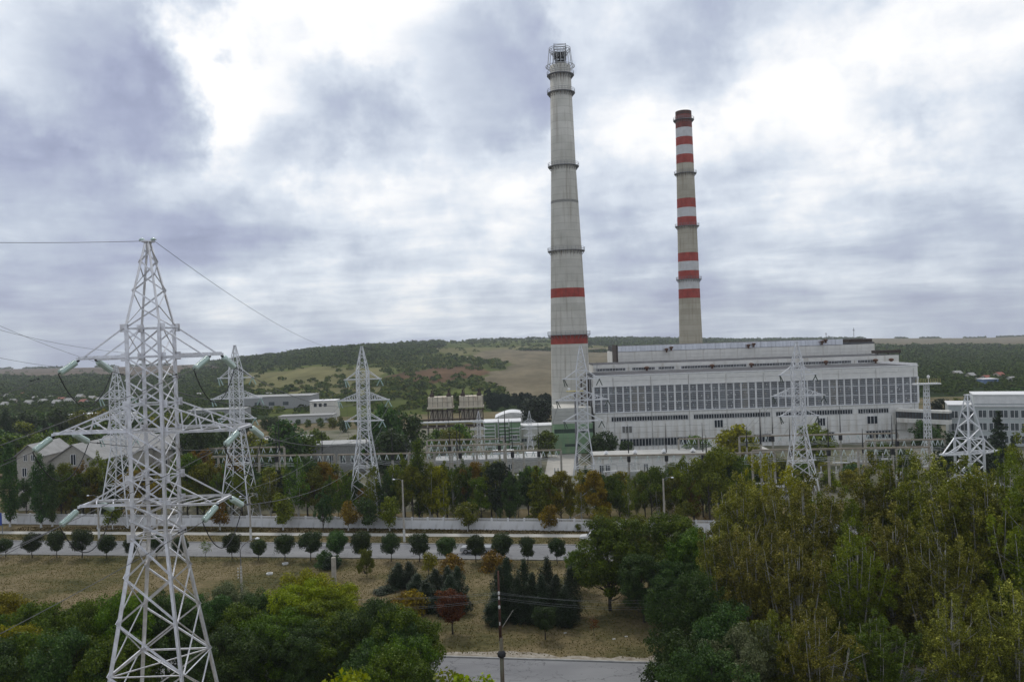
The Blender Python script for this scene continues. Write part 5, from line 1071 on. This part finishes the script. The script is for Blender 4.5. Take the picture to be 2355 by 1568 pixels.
for i, (px, Y, rd) in enumerate(vill):
    wl = mat(['village_white', 'village_cream'][i % 2], [(.55, .54, .50), (.50, .45, .36)][i % 2], .9)
    side = 'in the village at the left edge' if px < 300 else 'in the valley behind the pylons' if px < 1000 else 'beyond the office block at the right edge'
    nn_ = sorted(q[0] for q in vill if (q[0] < 300) == (px < 300) and (q[0] < 1000) == (px < 1000)).index(px)
    gable_house('village_house', '%s from left, small distant %s-roofed house %s' % (ORD[nn_], 'red' if rd else 'grey', side), px-5, px+5+vr.uniform(0, 5), Y, vr.uniform(1.8, 2.6), vr.uniform(1.2, 1.9), 8, wl, redroof if rd else slate, [(.3, 1.2, 1.2, 1.3), (.7, 1.2, 1.2, 1.3)], group='small houses in the distance')
e, _ = block('industrial_shed', 'blue-sided shed in the distance at the right edge', 2262, 2296, 470, 8, 3.4, [(1, 2.4, .1, .9, 6)], .4, mat('blue_shed', (.13, .19, .32), .8), frames=False, roofm=trimw)
# blue sign box at far left edge
v = at(0, 165, 3); b = MB(); b.box(-.8, .8, -.1, .1, 1.6, 4.0); e = thing('billboard', 'blue board standing before the white fence, cut by the left edge', 'billboard', (at(-6, 161, 3).x, 161, 0)); b.build('board', mat('blue_board', (.03, .07, .30), .5), e); b = MB(); b.bar((-.9, 0, 0), (-.9, 0, 1.6), .12); b.bar((.9, 0, 0), (.9, 0, 1.6), .12); b.build('leg', steel, e)
# grass tufts
rgg = np.random.default_rng(77)
def tufts(name, n, t0, t1, n0, n1, size, mname, cols, seed, label):
    tt = rgg.uniform(t0, t1, n); nn2 = rgg.uniform(n0, n1, n); C = np.stack([TX.x*tt+NX.x*nn2, TX.y*tt+NX.y*nn2, np.full(n, size*.28)], 1)
    keep = np.array([mn.noise((c[0]*.12, c[1]*.16, 2)) > -.6 for c in C]); C = C[keep]; nrm = rgg.normal(size=(len(C), 3))*np.array([1, 1, .25]); me = quads_mesh(name, C, nrm, size, seed); me.materials.append(leafmat(mname, *cols, .2, 0)); tag(inst(name, me), label, 'grass', kind='stuff')
tufts('lawn_grass', 60000, -115, 60, 88.6, 127.0, .17, 'lawn_tuft', ((.075, .070, .022), (.135, .115, .050), (.20, .165, .085)), 5, 'dry brownish green grass on the lawn between the two roads')
tufts('verge_grass', 12000, -125, 60, 136.9, 141.9, .17, 'verge_tuft', ((.040, .040, .012), (.095, .080, .030), (.17, .13, .06)), 6, 'dry grass on the verge between road and footpath')
tufts('fence_grass', 12000, -125, 60, 144.5, 148.2, .22, 'fence_tuft', ((.030, .026, .010), (.075, .055, .022), (.13, .09, .045)), 8, 'brown grass strip between footpath and white fence')
for i, (e, arms, loc) in enumerate(PYL):
    if i == 0: continue
    for k, xr_ in enumerate((3.5, 5.0, 3.7)):
        for sx in (-1, 1):
            v = Vector((sx*xr_, .3, arms[k]-1.3)); v.rotate(e.rotation_euler); p = loc+v; q2 = Vector((p.x+sx*1.5+(k-1)*2.5, p.y+22+3*k, 9.2)); wire('conductor down from %s arm, %s end, of %s' % (HWN[k][0], 'left' if sx < 0 else 'right', PN[i]), sagpts(p, q2, .8, 8), .016, group='conductors from pylons to the gantries')
# ------------------------------------------------------------------ planting
LMK = [(60, 'at the left edge'), (130, 'beside left columnar poplars'), (240, 'before the grey roof'), (430, 'behind the near pylon'), (620, 'beside the hazy pylon'), (790, 'left of the lone pylon'), (900, 'right of the lone pylon'), (1060, 'right of central poplar'), (1210, 'left of the chimney'), (1300, 'at the chimney lane'), (1400, 'at the chimney pylon'), (1560, 'before the switchgear building'), (1720, 'left of the hall pylon'), (1900, 'under the hall pylon'), (2080, 'below hall right half'), (2240, 'below the footbridge'), (2600, 'at the right edge')]
LCOL = dict(olive='olive green', yellow='yellowing', rust='rusty orange', green='green', deep='dark green', round='very dark green', con='blackish green', red='red', lime='lime green', grey='greyish', ragged='browning')
KN = dict(broad='leafy_tree', small='small_verge_tree', birch='birch_tree', column='columnar_poplar', spruce='spruce_tree', far='distant_tree', near='leafy_tree', thuja='thuja', maple='maple_tree', ragged='poplar_tree', bush='shrub', midround='round_maple')
KW = dict(broad='bushy tree', small='small white-footed tree', birch='slim birch', column='columnar poplar', spruce='spruce', far='distant tree', near='bushy tree', thuja='thuja', maple='maple', ragged='tall poplar', bush='low shrub', midround='round maple')
PL = []
def plant(kind, leaf, px, Y, py=None, s=1.0, zone='behind the fence', v=None):
    PL.append((kind, leaf, px, Y, py, s, zone))
q = random.Random(99)
# band behind the fence
tops = [(0, 1120), (130, 1090), (230, 1060), (330, 1080), (450, 1060), (560, 1075), (700, 1070), (800, 1105), (880, 1090), (950, 1075), (1010, 1095), (1100, 1088), (1200, 1085), (1290, 1105), (1400, 1100), (1480, 1080), (1560, 1085), (1650, 1060), (1750, 1070), (1900, 1085), (2100, 1070), (2355, 1030)]
def fenceY(px):
    lo, hi = 100, 230
    for _ in range(30):
        mid = (lo+hi)/2; v = at(px, mid); yf = fa.y+(v.x-fa.x)*fd.y/fd.x
        if mid < yf: lo = mid
        else: hi = mid
    return lo
px = 140
while px < 1720:
    fy = fenceY(px); Y = fy+q.uniform(2.5, 14); kind = q.choices(['broad', 'birch', 'broad', 'spruce'], [5, 4, 3, .8])[0]; top = lerp(tops, px, 1)+q.uniform(-34, 24)
    leaf = q.choices(['olive', 'yellow', 'green', 'rust', 'deep'], [5, 1.6, 4, 1.2, 2.5])[0]
    if kind == 'spruce': leaf = 'con'
    if 1140 < px < 1260: leaf = q.choice(['deep', 'olive', 'con'])
    if 1260 < px < 1340: leaf = q.choice(['rust', 'yellow'])
    if 1560 < px < 1640: leaf = q.choice(['rust', 'olive'])
    plant(kind, leaf, px, Y, top); px += q.uniform(13, 25)
px = 420
while px < 1720:   # second row
    fy = fenceY(px); Y = fy+q.uniform(15, 24); plant(q.choice(['broad', 'birch']), q.choice(['deep', 'green', 'olive', 'yellow']), px, Y, lerp(tops, px, 1)+q.uniform(0, 20)); px += q.uniform(26, 44)
for (k, l, px, Y, py) in [('column', 'green', 962, 158, 1010), ('column', 'olive', 992, 162, 1062), ('birch', 'deep', 1183, 157, 1080), ('birch', 'olive', 1140, 155, 1095), ('birch', 'yellow', 1020, 156, 1100),
                          ('column', 'deep', 20, 167, 1018), ('column', 'deep', 92, 165, 1045), ('column', 'deep', 118, 166, 1065)]: plant(k, l, px, Y, py)
# verge trees between fence and road
for (l, px, py, k) in [('rust', 1262, 1158, 'small'), ('olive', 1330, 1210, 'small'), ('olive', 258, 1155, 'small'), ('olive', 650, 1130, 'small'), ('deep', 742, 1128, 'broad'), ('rust', 800, 1150, 'small'), ('deep', 845, 1140, 'small'), ('olive', 1075, 1150, 'small'), ('rust', 505, 1150, 'small'), ('olive', 895, 1140, 'small'), ('yellow', 1385, 1160, 'small'), ('olive', 1580, 1150, 'small')]:
    v = kerb_at(px, 146.3); plant(k, l, px, v.y, py, zone='on the fence verge')
# trees around and behind the substation
for (k, l, px, Y, py) in [('far', 'deep', 885, 225, 930), ('far', 'deep', 930, 232, 945), ('far', 'round', 905, 215, 985), ('far', 'green', 1060, 245, 975), ('far', 'olive', 1035, 238, 985), ('far', 'green', 1005, 250, 985), ('far', 'deep', 660, 215, 965), ('far', 'green', 690, 222, 995),
                          ('far', 'green', 730, 260, 985), ('far', 'olive', 600, 225, 1010), ('far', 'round', 1390, 232, 990), ('far', 'round', 1375, 228, 1002), ('far', 'green', 1255, 240, 990), ('far', 'deep', 1440, 236, 1012), ('far', 'yellow', 1695, 205, 975), ('far', 'olive', 1715, 208, 990), ('far', 'green', 1600, 215, 1000),
                          ('far', 'olive', 1875, 210, 972), ('far', 'deep', 1690, 185, 1050), ('far', 'deep', 1965, 178, 1065), ('far', 'deep', 2075, 182, 1030), ('far', 'deep', 2150, 232, 985), ('far', 'green', 2020, 205, 1010), ('far', 'olive', 1775, 178, 1040), ('spruce', 'con', 2298, 190, 940), ('spruce', 'con', 2330, 195, 1000), ('far', 'deep', 2120, 238, 965), ('far', 'con', 2260, 180, 1010), ('far', 'con', 2200, 188, 990),
                          ('far', 'deep', 2240, 300, 905), ('far', 'olive', 2200, 320, 915), ('far', 'con', 2165, 290, 915), ('far', 'deep', 2330, 330, 890), ('far', 'con', 1250, 330, 920), ('far', 'con', 1228, 330, 912), ('far', 'deep', 850, 300, 955), ('far', 'olive', 820, 260, 1000), ('far', 'deep', 790, 330, 965), ('far', 'deep', 2145, 260, 955)]: plant(k, l, px, Y, py, zone='inside the plant yard' if 1000 < px < 2200 else 'beyond the yard')
px = -10
while px < 560:    # left middle distance
    if not (600 < px): plant('far', q.choice(['deep', 'green', 'olive', 'round', 'deep']), px, q.uniform(255, 330), 965+q.uniform(-22, 25), zone='in the middle distance')
    px += q.uniform(12, 22)
px = -10
while px < 620:
    plant('far', q.choice(['deep', 'green', 'yellow', 'olive', 'round']), px, q.uniform(215, 245), 1000+q.uniform(-18, 30), zone='in the middle distance'); px += q.uniform(24, 38)
px = 0
while px < 900:
    plant('far', q.choice(['deep', 'green', 'olive']), px, q.uniform(345, 395), 955+q.uniform(-12, 14) if px < 600 else 960+q.uniform(-6, 14), zone='at the hill foot'); px += q.uniform(16, 30)
for (k, l, px, Y, py) in [('column', 'con', 15, 260, 940), ('column', 'con', 105, 265, 965), ('far', 'yellow', 335, 280, 955), ('far', 'yellow', 240, 300, 940), ('far', 'rust', 275, 205, 1035), ('broad', 'rust', 190, 176, 1065), ('broad', 'olive', 125, 172, 1110), ('broad', 'yellow', 165, 173, 1120), ('broad', 'deep', 60, 174, 1100), ('broad', 'green', 320, 178, 1070), ('broad', 'rust', 215, 173, 1105), ('broad', 'rust', 150, 177, 1090), ('broad', 'olive', 225, 178, 1045), ('broad', 'rust', 280, 174, 1090), ('broad', 'round', 460, 205, 985), ('far', 'round', 450, 210, 970), ('broad', 'round', 245, 168, 1110)]: plant(k, l, px, Y, py, zone='around the brick houses')
for k_ in range(46):
    px = q.uniform(620, 1300) if k_ < 18 else q.uniform(1340, 2160); Y = q.uniform(172, 200)
    if 1240 < px < 1345: continue
    plant('far', q.choice(['green', 'olive', 'deep', 'yellow', 'olive']), px, Y, lerp(tops, px, 1)+q.uniform(-28, 25), zone='low among the gantries')
# lawn plants
for (k, l, px, n, py) in [('near', 'olive', 843, 117, 1262), ('bush', 'deep', 745, 122, 1262), ('bush', 'con', 760, 121, 1275), ('bush', 'rust', 1130, 121, 1262), ('bush', 'rust', 1040, 120, 1270), ('small', 'yellow', 985, 118, 1268),
                          ('thuja', 'con', 915, 112, 1292), ('thuja', 'con', 940, 112, 1290), ('thuja', 'con', 960, 108, 1318), ('thuja', 'con', 1000, 107, 1305), ('thuja', 'con', 1030, 108, 1300), ('thuja', 'con', 1052, 106, 1300), ('thuja', 'con', 980, 104, 1330), ('thuja', 'con', 1035, 103, 1320), ('bush', 'con', 890, 110, 1345),
                          ('bush', 'rust', 930, 102, 1358), ('bush', 'rust', 950, 101, 1352), ('bush', 'con', 1000, 103, 1352), ('bush', 'con', 1050, 102, 1350),
                          ('thuja', 'con', 1150, 100, 1300), ('thuja', 'con', 1166, 101, 1280), ('thuja', 'con', 1205, 101, 1283), ('thuja', 'con', 1190, 99, 1325), ('thuja', 'con', 1225, 99, 1315), ('thuja', 'con', 1258, 101, 1278), ('thuja', 'con', 1245, 98, 1320), ('thuja', 'con', 1280, 99, 1320), ('thuja', 'con', 1312, 101, 1298), ('thuja', 'con', 1300, 98, 1345), ('thuja', 'con', 1140, 98, 1360),
                          ('midround', 'red', 1040, 94.5, 1358), ('midround', 'round', 1253, 93.5, 1396), ('near', 'green', 1330, 112, 1262)]:
    v = kerb_at(px, n); plant(k, l, px, v.y, py, zone='on the lawn')
for (k, l, px, n, py) in [('maple', 'green', 1400, 104, 1190), ('maple', 'green', 1530, 108, 1176), ('maple', 'olive', 1465, 112, 1182), ('maple', 'green', 1600, 104, 1210), ('maple', 'deep', 1545, 99, 1290), ('maple', 'deep', 1480, 100, 1270)]:
    v = kerb_at(px, n); plant(k, l, px, v.y, py, zone='in the maple clump')
for (l, px, Y, py) in [('deep', 1590, 78, 1318), ('deep', 1655, 72, 1400), ('grey', 1710, 66, 1450), ('deep', 1600, 72, 1440), ('deep', 1640, 64, 1490)]: plant('near', l, px, Y, py, zone='right of lower road')
for (l, px, Y, py) in [('ragged', 1700, 92, 1130), ('yellow', 1780, 96, 1078), ('ragged', 1850, 88, 1120), ('olive', 1930, 90, 1150), ('ragged', 2010, 94, 1085), ('olive', 2085, 92, 1070), ('ragged', 2165, 88, 1085), ('olive', 2215, 82, 1100), ('ragged', 2250, 80, 1120), ('olive', 1725, 98, 1150), ('olive', 2310, 88, 1070), ('olive', 2370, 92, 1030), ('ragged', 1660, 86, 1215), ('ragged', 1745, 80, 1230), ('ragged', 1830, 76, 1250), ('olive', 1960, 78, 1240), ('ragged', 2060, 80, 1200), ('ragged', 2160, 76, 1240), ('ragged', 2280, 80, 1120), ('olive', 2375, 76, 1130), ('green', 2020, 68, 1420), ('ragged', 2200, 66, 1380), ('ragged', 2340, 66, 1340), ('ragged', 1880, 66, 1400), ('olive', 1780, 68, 1420)]:
    plant('ragged', l, px, Y, py-(34 if py < 1260 else 10), zone='in the right-hand poplars')
for (k, l, px, Y, py) in [('near', 'green', 40, 84, 1395), ('near', 'green', 130, 82, 1370), ('near', 'green', 215, 80, 1385), ('near', 'green', 300, 78, 1360), ('near', 'deep', 385, 80, 1370), ('near', 'deep', 460, 84, 1352), ('near', 'grey', 520, 92, 1345), ('near', 'green', 560, 84, 1385), ('near', 'deep', 620, 86, 1365), ('near', 'green', 640, 80, 1400), ('near', 'yellow', 715, 90, 1312), ('near', 'lime', 780, 88, 1340), ('near', 'olive', 745, 84, 1375),
                          ('near', 'deep', 700, 78, 1430), ('near', 'green', 820, 80, 1400), ('near', 'deep', 880, 78, 1375), ('near', 'green', 925, 77, 1385), ('near', 'green', 900, 72, 1450), ('near', 'deep', 905, 74, 1440), ('near', 'green', 70, 74, 1450), ('near', 'deep', 170, 72, 1440), ('near', 'green', 260, 72, 1450), ('near', 'deep', 520, 74, 1450), ('near', 'yellow', 20, 90, 1360), ('near', 'yellow', 5, 76, 1430), ('near', 'lime', 690, 86, 1330), ('near', 'green', 905, 68, 1500), ('near', 'deep', 0, 72, 1480)]:
    plant(k, l, px, Y, py, zone='in the bottom-left belt')
for (l, px, Y, py) in [('lime', 800, 62, 1530), ('lime', 1035, 66, 1540), ('lime', 1090, 64, 1538)]: plant('small', l, px, Y, py, zone='at the bottom edge')
for (l, px, n, py) in [('red', 1366, 95, 1420)]: v = kerb_at(px, n); plant('thinred', l, px, v.y, py, zone='on the lawn')
T['thinred'] = T['thin']; KN['thinred'] = 'young_maple'; KW['thinred'] = 'spindly young maple'
from collections import Counter, defaultdict
def lmk(px):
    for x, s in LMK:
        if px < x: return s
    return LMK[-1][1]
keys = [(LCOL[p[1]], KW[p[0]], p[6], lmk(p[2]) if p[6] not in ('in the maple clump', 'on the lawn') else '') for p in PL]; cnt = Counter(keys); byk = defaultdict(list)
for i, k in enumerate(keys): byk[k].append(i)
for k in byk: byk[k].sort(key=lambda i: PL[i][2])
for i, (kind, leaf, px, Y, py, s, zone) in enumerate(PL):
    tr = T[kind][i % len(T[kind])]; h = topz(px, py, Y) if py else tr['H']; f = max(.3, h/tr['H']); k = keys[i]
    lab = ('%s %s %s, %s' % k).strip(' ,')
    if cnt[k] > 1: lab = '%s from left, %s' % (ORD[byk[k].index(i)], lab)
    lx = at(px, Y, h*.5).x; wsc = f
    if kind in ('broad', 'small', 'far'): wsc = max(.6*f, min(f, 1.4))*(.8 if kind == 'broad' else 1.0)
    if kind == 'near': wsc = min(.8, max(f, .55)) if zone != 'on the lawn' else .62*f*1.15
    if kind == 'ragged': wsc = max(.7, min(1.0, f))
    if kind == 'column': wsc = min(f, 1.0)
    if kind == 'thuja': wsc = max(1.1, f*1.05)
    if kind == 'midround': wsc = f*1.0
    if kind == 'bush': wsc = max(f, 1.0)
    place(tr, KN[kind], lab, (lx, Y, 0), leaf, wsc, sz=f, wash=(zone.startswith('on the fence') or kind == 'column'), group='trees '+zone)
hm = bpy.data.materials.new('haze'); hm.use_nodes = True; ht = hm.node_tree; ht.nodes.clear(); pv = N(ht, 'ShaderNodeVolumePrincipled'); pv.inputs['Density'].default_value = .00013; pv.inputs['Color'].default_value = (.86, .92, .97, 1); pv.inputs['Anisotropy'].default_value = .2; L(ht, pv.outputs[0], N(ht, 'ShaderNodeOutputMaterial').inputs['Volume'])
HZ = MB().box(-5200, 5200, -160, 4400, -36, 150).build('haze', hm); tag(HZ, 'thin pale haze over the valley and far hills', 'haze', kind='stuff')
print('things', len([o for o in bpy.data.objects if o.parent is None]), 'objects', len(bpy.data.objects))
sc.cycles.max_bounces = 6; sc.cycles.transparent_max_bounces = 4
